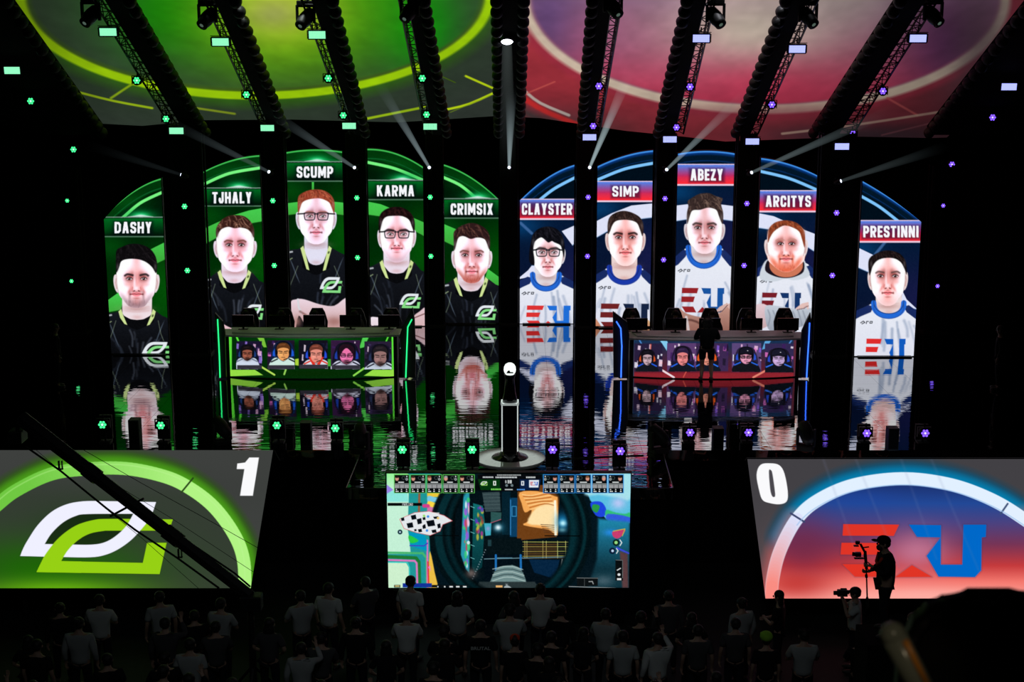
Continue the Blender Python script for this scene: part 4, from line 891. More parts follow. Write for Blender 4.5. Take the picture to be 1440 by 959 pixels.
def deck_material():
    m = bpy.data.materials.new('gloss_black_stage_deck'); m.use_nodes = True; nt = m.node_tree; b = nt.nodes['Principled BSDF']; L = nt.links.new
    b.inputs['Base Color'].default_value = (.34,.34,.345,1); b.inputs['Metallic'].default_value = 1.; b.inputs['Roughness'].default_value = .018
    tc = nt.nodes.new('ShaderNodeTexCoord')
    def noise(sx, sy, sc, det, off):
        mp = nt.nodes.new('ShaderNodeMapping'); mp.inputs['Scale'].default_value = (sx, sy, 1); mp.inputs['Location'].default_value = off
        n = nt.nodes.new('ShaderNodeTexNoise'); n.inputs['Scale'].default_value = sc; n.inputs['Detail'].default_value = det; n.inputs['Roughness'].default_value = .55
        L(tc.outputs['Object'], mp.inputs['Vector']); L(mp.outputs['Vector'], n.inputs['Vector']); return n
    n1 = noise(.8, 4.2, 1.0, 2.0, (3,1,0)); n2 = noise(2.6, 12., 1.0, 1.5, (7,5,0))
    mx = nt.nodes.new('ShaderNodeMath'); mx.operation = 'MULTIPLY_ADD'; mx.inputs[1].default_value = .16
    L(n2.outputs['Fac'], mx.inputs[0]); L(n1.outputs['Fac'], mx.inputs[2])
    # waviness grows towards the front of the stage
    sp = nt.nodes.new('ShaderNodeSeparateXYZ'); L(tc.outputs['Object'], sp.inputs[0])
    mr = nt.nodes.new('ShaderNodeMapRange'); mr.inputs['From Min'].default_value = 47; mr.inputs['From Max'].default_value = 34; mr.inputs['To Min'].default_value = .0005; mr.inputs['To Max'].default_value = .0042
    L(sp.outputs['Y'], mr.inputs['Value'])
    bp = nt.nodes.new('ShaderNodeBump'); bp.inputs['Strength'].default_value = 1.; L(mr.outputs['Result'], bp.inputs['Distance'])
    L(mx.outputs[0], bp.inputs['Height']); L(bp.outputs['Normal'], b.inputs['Normal'])
    # panel seams every metre
    br = nt.nodes.new('ShaderNodeTexBrick'); br.offset = 0.; br.inputs['Scale'].default_value = 1.; br.inputs['Mortar Size'].default_value = .006; br.inputs['Brick Width'].default_value = 1.; br.inputs['Row Height'].default_value = 1.
    br.inputs['Color1'].default_value = br.inputs['Color2'].default_value = (.34,.34,.345,1); br.inputs['Mortar'].default_value = (.05,.05,.05,1)
    L(tc.outputs['Object'], br.inputs['Vector']); L(br.outputs['Color'], b.inputs['Base Color'])
    return m
M['deck'] = deck_material()
EDGE = at_z(720, 633, 0)[1]; RUN = at_z(720, 686.5, 0)[1]
rl0, rr0 = at_z(508, 635, 0)[0], at_z(932, 635, 0)[0]; rl1, rr1 = at_z(487, 686, 0)[0], at_z(947, 688, 0)[0]
struct('stage_platform', MB().prism([(-20,EDGE,0),(20,EDGE,0),(20,51,0),(-20,51,0)], (0,0,-.25)), M['deck'])
struct('stage_runway', MB().prism([(rl1,RUN,0),(rr1,RUN,0),(rr0,EDGE-.004,0),(rl0,EDGE-.004,0)], (0,0,-.25)), M['deck'])
struct('stage_skirt', MB().box((0, (EDGE+51)/2+.2, (FZ-.26)/2), (39.6, 51-EDGE-.4, -FZ-.27)), M['drape'])
struct('runway_skirt', MB().prism([(rl1+.1,RUN+.1,-.26),(rr1-.1,RUN+.1,-.26),(rr0-.1,EDGE+.1,-.26),(rl0+.1,EDGE+.1,-.26)], (0,0,FZ+.265)), M['drape'])
edge = MB()
for a, b in (((rl1,RUN),(rl0,EDGE)), ((rr1,RUN),(rr0,EDGE)), ((rl1,RUN),(rr1,RUN))): edge.tube((a[0],a[1],.0), (b[0],b[1],.0), .012, n=6)
struct('trim_1', edge, mat('aluminium_edge', (.35,.35,.36), .35, .9))

# ---------------------------------------------------------------- tall portrait screens
POR = ['tall portrait screen, young man with thick black hair, black jersey, far left', 'tall portrait screen, man with quiffed brown hair, black jersey, no beard or glasses', 'tall portrait screen, red-haired man in glasses with bare folded arms', 'tall portrait screen, dark-haired man in glasses, black jersey',
 'tall portrait screen, bearded brown-haired man in black jersey', 'tall portrait screen, black-haired man in glasses, white jersey', 'tall portrait screen, man with neat side-swept hair, white jersey, dark red letters', 'tall portrait screen, man with swept-up hair, highest of the white jerseys',
 'tall portrait screen, ginger bearded man in pale hooded top', 'tall portrait screen, short-dark-haired man in white jersey, far right']
for i, d in enumerate(PORTRAITS):
    (a0, b0), (a1, b1) = d['x']; ty = min(q[1] for q in d['top'])+.2 ; Y = d['Y']; bot = d['bot']
    ym = (ty+bot)/2; xl, xr = at_y((a0+a1)/2+(a1-a0)*.0, (ty*0+ym), Y)[0], at_y((b0+b1)/2, ym, Y)[0]
    z1, z0 = at_y(720, ty, Y)[2], at_y(720, bot, Y)[2]
    t = empty('portrait_screen', ((xl+xr)/2, Y, 0), POR[i], 'screen', 'tall portrait screens across the stage')
    cx = (xl+xr)/2; w = xr-xl; hh = z1-z0
    nu, nv = int((b0-a0)/.62), int((bot-ty)/.62)
    co = np.polyfit([q[0] for q in d['top']], [q[1] for q in d['top']], 2)
    # top edge of the display follows the arch
    topz = np.array([at_y(px, float(np.polyval(co, px)), Y)[2] for px in np.linspace(to_px(xl, Y, z1)[0], to_px(xr, Y, z1)[0], nu)])
    def P(U, V, xl=xl, w=w, z0=z0, topz=topz, Y=Y, cx=cx):
        return xl+U*w, np.full(U.shape, Y), z0+(1-V)*(topz[None, :]-z0)
    o = display('display', P, lambda p, d=d, i=i: draw_portrait(p, d, i+1), None, (nu, nv)); o.parent = t; o.matrix_parent_inverse = Matrix.Translation((-cx, -Y, 0))
    out = [(xl-cx-.02, .012, 0.0), (xr-cx+.02, .012, 0.0)]+[(xl-cx+w*k/12, .012, float(topz[int((nu-1)*k/12)])+.02) for k in range(12, -1, -1)]
    out[2] = (xr-cx+.02, .012, out[2][2]); out[-1] = (xl-cx-.02, .012, out[-1][2])
    MB().prism(out, (0, .14, 0)).build('cabinet', M['frame'], t)
    MB().box((0, .09, .02), (w*.9, .5, .04)).build('base', M['black'], t)

# ---------------------------------------------------------------- score screens (leaning ramps in front of the stage)
def ramp(corner_top, corner_bot, xa, fn, label, cols):
    pass
TILT = math.radians(32)
def ramp_screen(px_in, px_top, px_bot, side, fn, label):
    y0 = EDGE-.06; r = ray(720, px_top); z0 = CAMZ+r[2]/r[1]*y0
    sl = math.tan(TILT)                      # plane z = z0 + sl*(y-y0)
    A = at_plane(px_in[0], px_top, y0, z0, sl); B = at_plane(px_in[1], px_bot, y0, z0, sl)
    xo = side*12.6
    t = empty('score_screen', ((A[0]+xo)/2, B[1], B[2]), label, 'screen', 'leaning score screens at the stage front')
    loc = Vector(t.location)
    # the display runs a little past the frame's edge and continues the same flat colour
    def P(U, V):
        xi = A[0]+(B[0]-A[0])*V; return (xi+(xo-xi)*U if side > 0 else xo+(xi-xo)*U), A[1]+(B[1]-A[1])*V, A[2]+(B[2]-A[2])*V
    o = display('display', P, fn, t, (620, 330)); o.matrix_parent_inverse = Matrix.Translation(-loc)
    nrm = Vector((0, math.sin(TILT), -math.cos(TILT)))
    pts = [Vector(q) for q in ((A[0],A[1],A[2]), (xo,A[1],A[2]), (xo,B[1],B[2]), (B[0],B[1],B[2]))]
    MB().prism([q-loc+nrm*.006 for q in pts], nrm*.16).build('cabinet', M['frame'], t)
    for k in range(5):
        x = (A[0]+(xo-A[0])*(k+.5)/5)-loc.x; MB().box((x, .5, (FZ-loc.z)/2+.1), (.1, .1, loc.z-FZ+.02)).build('support_leg', M['black'], t)
    return t
ramp_screen((384, 352.5), 633, 827, -1, draw_left, 'leaning LED score screen showing 1 and a white and green emblem under a green arch')
ramp_screen((1051, 1076.5), 645.5, 841.5, 1, draw_right, 'leaning LED score screen showing 0 and a red and blue emblem under a pale arch')

# middle game screen
Yg = RUN-.35; g0 = at_y(543.5, 666, Yg); g1 = at_y(887, 666, Yg); gb = at_y(720, 826.5, Yg)[2]
t = empty('game_screen', ((g0[0]+g1[0])/2, Yg, FZ), 'wide LED screen showing the game seen through a round scope, ten player cards on top', 'screen')
def P(U, V): return g0[0]+U*(g1[0]-g0[0]), np.full(U.shape, Yg), g0[2]+(gb-g0[2])*V
o = display('display', P, draw_game, t, (640, 300)); o.matrix_parent_inverse = Matrix.Translation(-Vector(t.location))
w = g1[0]-g0[0]
MB().box((0, .09, (g0[2]+gb)/2-FZ), (w+.05, .16, g0[2]-gb+.04)).build('cabinet', M['frame'], t)
MB().box((0, .1, (gb-FZ)/2-.02), (w*.96, .3, gb-FZ-.04)).build('base', M['drape'], t)

# ---------------------------------------------------------------- canopy above, projector light painted into its cloth as emission
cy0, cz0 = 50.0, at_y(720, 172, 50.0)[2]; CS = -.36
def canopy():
    t = empty('projected_canopy', (0, cy0, cz0), 'wide sloping canopy overhead, projector light painted in as lime green and red and cream rings', 'canopy')
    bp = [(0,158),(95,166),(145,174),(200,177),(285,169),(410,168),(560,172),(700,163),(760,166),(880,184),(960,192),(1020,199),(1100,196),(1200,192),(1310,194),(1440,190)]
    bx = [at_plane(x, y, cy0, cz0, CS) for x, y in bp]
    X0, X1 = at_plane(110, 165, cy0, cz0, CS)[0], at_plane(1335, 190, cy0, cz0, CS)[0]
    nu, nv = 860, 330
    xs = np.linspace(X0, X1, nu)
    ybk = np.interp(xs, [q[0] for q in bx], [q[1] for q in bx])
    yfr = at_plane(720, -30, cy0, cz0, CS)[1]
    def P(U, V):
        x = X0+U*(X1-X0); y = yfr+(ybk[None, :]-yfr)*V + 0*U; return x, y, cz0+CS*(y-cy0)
    o = display('painted_projection_cloth', P, draw_canopy, t, (nu, nv)); o.matrix_parent_inverse = Matrix.Translation(-Vector(t.location))  # projected rings are painted on the cloth and emitted, no projector lights it
    b = MB(); n = Vector((0, .34, .94))
    y1 = 51.5
    b.prism([Vector((X0-.3, y1, cz0+CS*(y1-cy0)))-Vector(t.location)+n*.05, Vector((X1+.3, y1, cz0+CS*(y1-cy0)))-Vector(t.location)+n*.05,
             Vector((X1+.3, yfr-.2, cz0+CS*(yfr-.2-cy0)))-Vector(t.location)+n*.05, Vector((X0-.3, yfr-.2, cz0+CS*(yfr-.2-cy0)))-Vector(t.location)+n*.05], n*.1).build('backing_frame', M['drape'], t)
    h = MB()
    for x in (X0+1, 0, X1-1):
        for y in (yfr+.5, 49): h.tube((x, y-cy0, CS*(y-cy0)+.1), (x, y-cy0, 18.8-cz0), .03)
    h.build('hanging_cable', M['black'], t)
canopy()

# ---------------------------------------------------------------- trusses overhead (they slope down towards the stage)
TY, TZ, TS = 47.0, at_y(720, 190, 47.0)[2], -.402
def on_truss(px, py, off=0.): q = at_plane(px, py, TY, TZ+off, TS); return Vector(q)
TR = [ # name, (left,right) px at y=0 , (left,right) px at y=190 ; scallop side ; label
 (-190, -8, 20, 146, 2, 'far left'), (115, 168, 246, 291, 1, 'second from the left'), (276, 321, 372, 403, 1, 'third from the left'), (415, 461, 492, 514, 1, 'fourth from the left'),
 (556, 592, 598, 628, 1, 'just left of the middle'), (699, 736, 702, 730, 0, 'middle one above the trophy'), (836, 879, 818, 843, -1, 'just right of the middle'),
 (972, 1012, 925, 961, -1, 'fourth from the right'), (1115, 1162, 1034, 1066, -1, 'third from the right'), (1282, 1335, 1142, 1200, -1, 'second from the right'), (1472, 1660, 1304, 1480, -2, 'far right')]
def barrel():
    b = MB(); b.lathe([(.0,-.16),(.07,-.16),(.12,-.12),(.155,-.05),(.155,.06),(.12,.14),(.06,.17),(.0,.17)], axis=(0,.9,.43), n=18)
    t = b.build('barrel_lamp', M['black'], None, True); return t
BARREL = barrel(); first_barrel = True
slope_v = Vector((0, 1, TS)).normalized()
for ti, (xl0, xr0, xl1, xr1, side, where) in enumerate(TR):
    A0, B0, A1, B1 = on_truss(xl0, -25), on_truss(xr0, -25), on_truss(xl1, 188), on_truss(xr1, 188)
    t = empty('lighting_truss', tuple((A1+B1)/2), 'black lattice lighting truss sloping down to the stage, %s' % where, 'truss', 'sloping trusses overhead')
    O = Vector(t.location)
    up = Vector((0, .37, .93))
    w0 = (B0-A0).length
    n = 26
    # lattice half and a closed cable tray half; the lattice lies on the side away from the lamps
    f0, f1 = (0., .36) if side >= 0 else (.64, 1.)
    if side == 0: f0, f1 = .1, .9
    L = lambda f, k, h=0.: A0.lerp(B0, f).lerp(A1.lerp(B1, f), k/n)+up*h-O
    for f in (f0, f1):
        for h in (0., .36): MB().tube(L(f, 0, h), L(f, n, h), .028, n=8).build('chord', M['steel'], t)
    lc = MB()
    for k in range(n):
        a, b_ = (f0, f1) if k % 2 else (f1, f0)
        lc.tube(L(a, k), L(b_, k+1), .014, n=5); lc.tube(L(f0, k, 0 if k % 2 else .36), L(f0, k+1, .36 if k % 2 else 0), .014, n=5); lc.tube(L(f1, k, 0 if k % 2 else .36), L(f1, k+1, .36 if k % 2 else 0), .014, n=5)
        lc.tube(L(f0, k), L(f1, k), .014, n=5)
    lc.build('lattice', M['steel'], t)
    g0_, g1_ = (f1, 1.0) if side >= 0 else (0., f0)
    if side == 0: g0_, g1_ = .12, .88
    if abs(side) == 2: g0_, g1_ = 0., 1.
    tr = MB(); tr.prism([L(g0_, 0, -.04), L(g1_, 0, -.04), L(g1_, n, -.04), L(g0_, n, -.04)], up*.30); tr.build('cable_tray', M['drape'], t)
    hc = MB()
    for k in (6, 18): q = L(.5, k, .3); hc.tube(q, (q.x, q.y, 18.85-O.z), .012, n=5)
    hc.build('hanging_cable', M['black'], t)
    # round lamps side by side along the truss
    sides = [(1., 1)] if side > 0 else [(0., -1)] if side < 0 else [(0., -1), (1., 1)]
    for f, sg in sides:
        E0, E1 = A0.lerp(B0, f), A1.lerp(B1, f); D = (E1-E0); m = int(D.length/.62)
        for k in range(m):
            q = E0+D*((k+.5)/m)
            o = BARREL if first_barrel else copy_tree(BARREL)
            first_barrel = False
            o.location = q+Vector((sg*.02, 0, -.08)); o.rotation_euler = (0, 0, 0)
            tag(o, 'small round black lamp in the row along the %s truss' % where.split(',')[0], 'lamp', 'round black lamps in a row along the %s truss' % where.split(',')[0])
            s_ = 1.0; o.scale = (s_, s_, s_)

# ---------------------------------------------------------------- towers between the screens
def tower(xa, xb, Y, ztop, where):
    t = empty('stage_tower', ((xa+xb)/2, Y, 0), 'tall black cloth-covered lighting tower, %s' % where, 'tower', 'black lighting towers behind the stage')
    w = xb-xa
    for sx in (-1, 1):
        for sy in (0, 1): MB().tube((sx*(w/2-.05), .25+sy*.4, 0), (sx*(w/2-.05), .25+sy*.4, ztop), .03).build('chord', M['steel'], t)
    b = MB(); z = 0.; k = 0
    while z < ztop-.5:
        s_ = 1 if k % 2 else -1
        b.tube((-s_*(w/2-.05), .25, z), (s_*(w/2-.05), .25, z+.5), .014, n=5); b.tube((-s_*(w/2-.05), .65, z), (s_*(w/2-.05), .65, z+.5), .014, n=5); z += .5; k += 1
    b.build('lattice', M['steel'], t)
    MB().box((0, .18, ztop/2), (w-.16, .03, ztop-.02)).build('cloth_panel', M['drape'], t)
    MB().box((0, .45, .03), (w, .6, .06)).build('base_plate', M['black'], t)
TW = [(240,288,43.4,'beside the second portrait'),(372,403,46.0,'left of the tallest green portrait'),(486,517,47.2,'right of the tallest green portrait'),(598,625,47.7,'beside the innermost green portrait'),
      (702,730,48.0,'in the middle'),(809,836,47.5,'beside the innermost blue portrait'),(921,951,46.6,'left of the tallest blue portrait'),(1034,1064,45.4,'right of the tallest blue portrait'),(1151,1202,43.2,'between the last two blue portraits')]
for a, b, Y, w in TW:
    xa, xb = at_y(a, 330, Y)[0], at_y(b, 330, Y)[0]
    tower(xa, xb, Y, at_y(720, 188, Y)[2], w)
for a, b, Y, w in ((80,112,46.5,'at the far left edge of the stage'),(1308,1345,46.5,'at the far right edge of the stage')):
    xa, xb = at_y(a, 330, Y)[0], at_y(b, 330, Y)[0]; tower(xa, xb, Y, at_y(720, 235, Y)[2], w)

# ---------------------------------------------------------------- lamps
def wash(colour):
    t = empty('led_wash_light')
    m, mc = (M['ledg'], M['ledg_core']) if colour == 'g' else (M['ledp'], M['ledp_core'])
    b = MB(); b.lathe([(0,.16),(.08,.16),(.115,.10),(.12,-.02),(.125,-.05),(.0,-.05)], axis=(0,1,0), n=20); hz_ = b.build('housing', M['black'], t, True)
    for k in range(7):
        a = k*math.pi/3; r = .062 if k < 6 else 0
        l = MB(); l.lathe([(0,.004),(.027,.004),(.027,-.006),(.018,-.014),(0,-.016)], c=(r*math.cos(a), -.052, r*math.sin(a)), axis=(0,1,0), n=10)
        o = l.build('led', m if k < 6 else mc, hz_, True)
    y = MB(); y.box((-.14,.04,.0), (.016,.05,.2)); y.box((.14,.04,.0), (.016,.05,.2)); y.box((0,.04,.11), (.296,.05,.016)); y.tube((0,.04,.11),(0,.04,.2),.02)
    y.build('yoke', M['steel'], t)
    t.location = (0,-40,-40); return t
WG, WP = wash('g'), wash('p'); used = set()
def place(proto, loc, label, cat, group, rz=0., rx=0., sc=1.):
    o = proto if proto.name not in used else copy_tree(proto)
    used.add(proto.name); o.location = loc; o.rotation_euler = (rx, 0, rz); o.scale = (sc, sc, sc)
    tag(o, label, cat, group); return o
ordn = ['leftmost','second from left','third from left','fourth from left','fifth from left','sixth from left','seventh from left']
# on the trusses
tg = [((44,142),(104,210),(193,113),(234,167),(347,133),(462,110),(483,162),(594,110),(600,161)), ((842,121),(834,177),(970,122),(951,179),(1085,147),(1241,128),(1199,188),(1395,165),(1338,231))]
tgl = ['above the other on the far left truss','below the other on the far left truss','upper one on the second truss from left','lower one on the second truss from left','on the third truss from left','upper one on the fourth truss from left','lower one on the fourth truss from left','upper one on the truss left of the middle','lower one on the truss left of the middle']
tpl = ['upper one on the truss right of the middle','lower one on the truss right of the middle','upper one on the third truss from right of picture','lower one left of the blue strobe row','on the truss above the fourth blue screen','upper one on the last lattice truss at right','lower one on the last lattice truss at right','upper one at the far right','lower one at the far right']
for proto, pts, ls, cn in ((WG, tg[0], tgl, 'green'), (WP, tg[1], tpl, 'violet')):
    for (px, py), lb in zip(pts, ls):
        q = on_truss(px, py, -.34); place(proto, q, '%s LED wash light hanging overhead, %s' % (cn, lb), 'stage light', '%s wash lights on the trusses' % cn, sc=1.08)
# on the towers
wg = [((260,290),(264,380)),((384,282),(386,373)),((502,278),(503,362)),((605,277),(606,360))]
wp = [((827,277),(826,360)),((935,279),(933,365)),((1050,286),(1046,373)),((1176,299),(1170,387))]
for proto, L_, cn, offs in ((WG, wg, 'green', 0), (WP, wp, 'violet', 5)):
    for k, pair in enumerate(L_):
        Y = TW[k+offs][2]
        for j, (px, py) in enumerate(pair):
            nm = ['below SIMP height left of the blue screens','','',''][0]
            place(proto, at_y(px, py, Y+.04), '%s LED wash light, %s of two on the tower %s' % (cn, ('upper','lower')[j], TW[k+offs][3]), 'stage light', '%s wash lights on the towers' % cn, sc=.92)
for proto, pts, cn, sd in ((WG, ((95,282),(101,395)), 'green', 'far left'), (WP, ((1326,289),(1318,402)), 'violet', 'far right')):
    for j, (px, py) in enumerate(pts): place(proto, at_y(px, py, 46.5), 'dim %s LED wash light, %s of two at the %s stage edge' % (cn, ('upper','lower')[j], sd), 'stage light', '%s wash lights on the towers' % cn, sc=.72)
# footlights along the front edge, each on a black stand
def stand():
    t = empty('light_stand'); b = MB(); b.box((0,.12,.015),(.26,.3,.03)); b.build('base_plate', M['black'], t)
    MB().tube((0,.1,.03),(0,.1,.42),.022).build('post', M['steel'], t)
    MB().box((0,.22,.37),(.30,.1,.62), bev=.01).build('power_box', M['black'], t)
    t.location = (0,-41,-40); return t
ST = stand()
fg = [(145,596),(227,597),(390,597),(472,601),(566,631),(664,631)]; fp = [(777,631),(872,633),(970,607),(1052,607),(1218,608),(1300,608)]
for proto, pts, cn in ((WG, fg, 'green'), (WP, fp, 'violet')):
    for k, (px, py) in enumerate(pts):
        Yf = EDGE+.55 if py < 620 else RUN+1.15+.0
        q = at_y(px, py, Yf); zz = q[2]
        place(proto, (q[0], Yf-.02, zz), 'bright %s LED footlight facing the crowd, %s of six %s ones' % (cn, ordn[k], cn), 'stage light', '%s footlights along the stage edge' % cn, sc=1.08)
        s = place(ST, (q[0], Yf+.02, 0), 'short black stand holding the %s %s footlight' % (ordn[k], cn), 'light stand', 'footlight stands on the stage edge')
        s.scale = (1, 1, max(.5, (zz+.1)/.62))
# strobes
def strobe(mt):
    t = empty('strobe_panel'); hz_ = MB().box((0,.05,0),(.46,.1,.24), bev=.01).build('housing', M['black'], t)
    c = MB()
    for i in range(8):
        for j in range(4): c.box((-.175+i*.05, -.008, -.0675+j*.045), (.047,.014,.042))
    c.build('led_face', mt, hz_)
    y = MB(); y.box((-.245,.05,.0), (.012,.04,.2)); y.box((.245,.05,.0), (.012,.04,.2)); y.box((0,.05,.14), (.5,.04,.014)); y.tube((0,.05,.14),(0,.05,.26),.018); y.build('yoke', M['steel'], t)
    t.location = (0,-42,-40); return t
SG, SPp = strobe(M['strobe_g']), strobe(M['strobe_p'])
sg_ = [(17,99,1,'far left of the picture'),(152,45,1,'upper one on the second truss from left'),(310,59,1,'upper one on the third truss from left'),(446,49,.9,'half hidden upper one on the fourth truss from left'),(248,184,0,'at the foot of the second truss from left'),(376,180,0,'at the foot of the third truss from left'),(491,177,0,'at the foot of the fourth truss from left'),(605,178,0,'at the foot of the truss left of the middle')]
sp_ = [(829,193,0,'at the foot of the truss right of the middle'),(942,196,0,'second of four along the truss feet at right'),(1058,199,0,'third of four along the truss feet at right'),(1184,206,0,'last of four along the truss feet at right'),(986,54,.9,'half hidden by a moving head near the top'),(1121,69,1,'above the fourth blue screen near the top'),(1291,54,1,'upper one on the last lattice truss at right'),(1419,122,1,'far right of the picture')]
for proto, pts, cn in ((SG, sg_, 'green'), (SPp, sp_, 'blue-white')):
    for px, py, u, lb in pts:
        q = on_truss(px, py, -.42 if u else -.2)
        if not u: q = Vector(at_y(px, py, 45.3 if 300 < px < 1100 else 43.0))
        place(proto, q, 'rectangular %s strobe panel, %s' % (cn, lb), 'strobe light', '%s strobe panels' % cn, sc=1.03 if u else 1.0, rx=.12 if u else 0)
# moving heads
def mover():
    t = empty('moving_head_light')
    MB().box((0,0,.42),(.46,.40,.16), bev=.03).build('base', M['black'], t)
    y = MB(); y.box((-.24,0,.12),(.07,.16,.52), bev=.02); y.box((.24,0,.12),(.07,.16,.52), bev=.02); y.box((0,0,.34),(.5,.18,.06), bev=.02); y.build('yoke', M['black'], t)
    ax = Vector((-.35,-.6,-.55)).normalized()
    h = MB(); h.lathe([(0,-.36),(.10,-.36),(.17,-.26),(.20,-.05),(.20,.12),(.17,.26),(.165,.34),(0,.34)], axis=tuple(ax), n=22); hd = h.build('head', M['black'], t, True)
    l = MB(); l.lathe([(0,.345),(.06,.344),(.05,.352),(0,.354)], axis=tuple(ax), n=18); l.build('lens', M['dimlens'], hd, True)
    t.location = (0,-43,-40); return t
MV = mover()
mv = [(128,22,.55,'over the second truss from left'),(292,25,.5,'over the third truss from left'),(430,26,.45,'over the fourth truss from left'),(576,16,.25,'over the truss left of the middle'),(862,10,-.2,'over the truss right of the middle'),(1006,24,-.4,'beside the half hidden violet strobe'),(1136,24,-.6,'over the fourth blue screen'),(1312,22,-.8,'over the last lattice truss at right')]
for k, (px, py, rz, lb) in enumerate(mv):
    o = place(MV, on_truss(px, py, -.25), 'large black moving head light pointing down, %s' % lb, 'stage light', 'moving heads hanging overhead', sc=.86)
    if px > 720: o.scale = (-.86, .86, .86)
# middle profile lamp with a wide beam, and the nine small beam lamps
def beamlamp():
    t = empty('beam_light'); b = MB(); b.lathe([(0,.22),(.05,.22),(.085,.12),(.085,-.04),(0,-.04)], axis=(0,1,0), n=16); hz_ = b.build('housing', M['black'], t, True)
    l = MB(); l.lathe([(0,-.042),(.055,-.042),(.04,-.05),(0,-.052)], axis=(0,1,0), n=14); l.build('lens', M['beamlens'], hz_, True)
    MB().box((0,.08,.12),(.2,.08,.03)).build('yoke', M['steel'], t); t.location = (0,-44,-40); return t
BL = beamlamp()
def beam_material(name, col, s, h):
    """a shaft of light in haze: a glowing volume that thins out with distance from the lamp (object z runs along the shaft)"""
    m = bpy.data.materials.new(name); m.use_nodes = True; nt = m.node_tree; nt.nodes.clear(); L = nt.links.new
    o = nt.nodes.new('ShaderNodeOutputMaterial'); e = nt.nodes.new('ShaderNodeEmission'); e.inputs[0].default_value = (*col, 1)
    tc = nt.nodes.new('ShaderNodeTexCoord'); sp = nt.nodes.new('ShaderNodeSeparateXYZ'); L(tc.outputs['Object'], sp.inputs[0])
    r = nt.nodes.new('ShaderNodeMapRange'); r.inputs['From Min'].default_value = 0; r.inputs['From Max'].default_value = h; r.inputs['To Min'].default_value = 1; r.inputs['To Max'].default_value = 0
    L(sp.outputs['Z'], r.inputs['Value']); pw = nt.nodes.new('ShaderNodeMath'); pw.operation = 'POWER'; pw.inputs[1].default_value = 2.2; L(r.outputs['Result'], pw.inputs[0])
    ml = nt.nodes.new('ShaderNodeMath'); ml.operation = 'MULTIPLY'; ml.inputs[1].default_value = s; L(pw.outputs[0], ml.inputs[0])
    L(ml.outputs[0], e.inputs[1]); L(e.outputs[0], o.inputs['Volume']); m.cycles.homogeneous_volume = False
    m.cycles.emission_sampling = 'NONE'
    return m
def beam(a, b, r0, r1, s, col, label):
    a, b = Vector(a), Vector(b); L = (b-a).length
    m = MB(); m.lathe([(r0,0),(r1,L)], n=16)
    o = m.build('light_beam', beam_material('hazy_light_shaft', col, s, L), None, True)
    o.location = a; o.rotation_euler = (b-a).to_track_quat('Z', 'Y').to_euler(); o['kind'] = 'stuff'
    tag(o, label, 'light beam', 'beams from the small lamps'); return o
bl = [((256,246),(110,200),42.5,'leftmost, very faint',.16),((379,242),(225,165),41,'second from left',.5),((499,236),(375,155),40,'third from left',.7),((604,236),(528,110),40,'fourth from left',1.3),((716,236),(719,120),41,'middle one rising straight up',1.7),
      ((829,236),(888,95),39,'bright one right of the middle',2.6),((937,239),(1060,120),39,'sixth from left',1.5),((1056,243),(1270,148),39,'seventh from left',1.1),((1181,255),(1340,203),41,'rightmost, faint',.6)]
for k, (p0, p1, Y1, lb, s_) in enumerate(bl):
    Y = TW[k][2]-.1; a = Vector(at_y(p0[0], p0[1], Y)); b_ = Vector(at_y(p1[0], p1[1], Y1))
    o = place(BL, a, 'small white beam lamp, %s of the nine on the towers' % ['first','second','third','fourth','middle','sixth','seventh','eighth','last'][k], 'stage light', 'small beam lamps at the tower tops', rz=0, sc=.9)
    d = (b_-a).normalized(); q = d.to_track_quat('-Y', 'Z'); o.rotation_euler = q.to_euler()
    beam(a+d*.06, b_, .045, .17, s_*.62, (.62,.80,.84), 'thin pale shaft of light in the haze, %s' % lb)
q = on_truss(713, 57, -.15); 
def bigspot():
    t = empty('profile_spotlight', tuple(q), 'bright white spotlight on the middle truss shining straight down', 'stage light')
    b = MB(); b.lathe([(0,.5),(.10,.5),(.15,.35),(.17,0),(.17,-.03),(0,-.03)], axis=(0,.45,.9), n=22); b.build('housing', M['black'], t, True)
    l = MB(); l.lathe([(0,-.035),(.15,-.035),(.12,-.06),(0,-.07)], axis=(0,.45,.9), n=22); l.build('lens', M['biglens'], t, True)
    y = MB(); y.box((-.21,.06,.2),(.03,.08,.5)); y.box((.21,.06,.2),(.03,.08,.5)); y.box((0,.06,.46),(.45,.08,.03)); y.build('yoke', M['steel'], t)
bigspot()
tz = at_z(717, 640, 0)
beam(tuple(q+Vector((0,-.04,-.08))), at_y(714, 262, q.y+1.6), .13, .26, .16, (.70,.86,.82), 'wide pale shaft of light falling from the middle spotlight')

# ---------------------------------------------------------------- people
def skin_mesh(name, pts, edges, m, parent=None, sub=1, root=0):
    me = bpy.data.meshes.new('tmp'); me.from_pydata([p[:3] for p in pts], edges, [])
    o = bpy.data.objects.new('tmp', me); COL.objects.link(o)
    md = o.modifiers.new('s', 'SKIN'); md.use_smooth_shade = True
    if not me.skin_vertices: me.skin_vertices.new() if hasattr(me.skin_vertices, 'new') else None
    for k, p in enumerate(pts):
        sv = me.skin_vertices[0].data[k]; r = p[3]; sv.radius = (r, p[4] if len(p) > 4 else r); sv.use_root = (k == root)
    if sub: ss = o.modifiers.new('u', 'SUBSURF'); ss.levels = ss.render_levels = sub
    bpy.context.view_layer.update(); dg = bpy.context.evaluated_depsgraph_get()
    out = bpy.data.meshes.new_from_object(o.evaluated_get(dg)); out.name = name
    bpy.data.objects.remove(o); bpy.data.meshes.remove(me)
    out.materials.clear(); out.materials.append(m)
    out.polygons.foreach_set('use_smooth', [True]*len(out.polygons))
    return put(bpy.data.objects.new(name, out), parent)
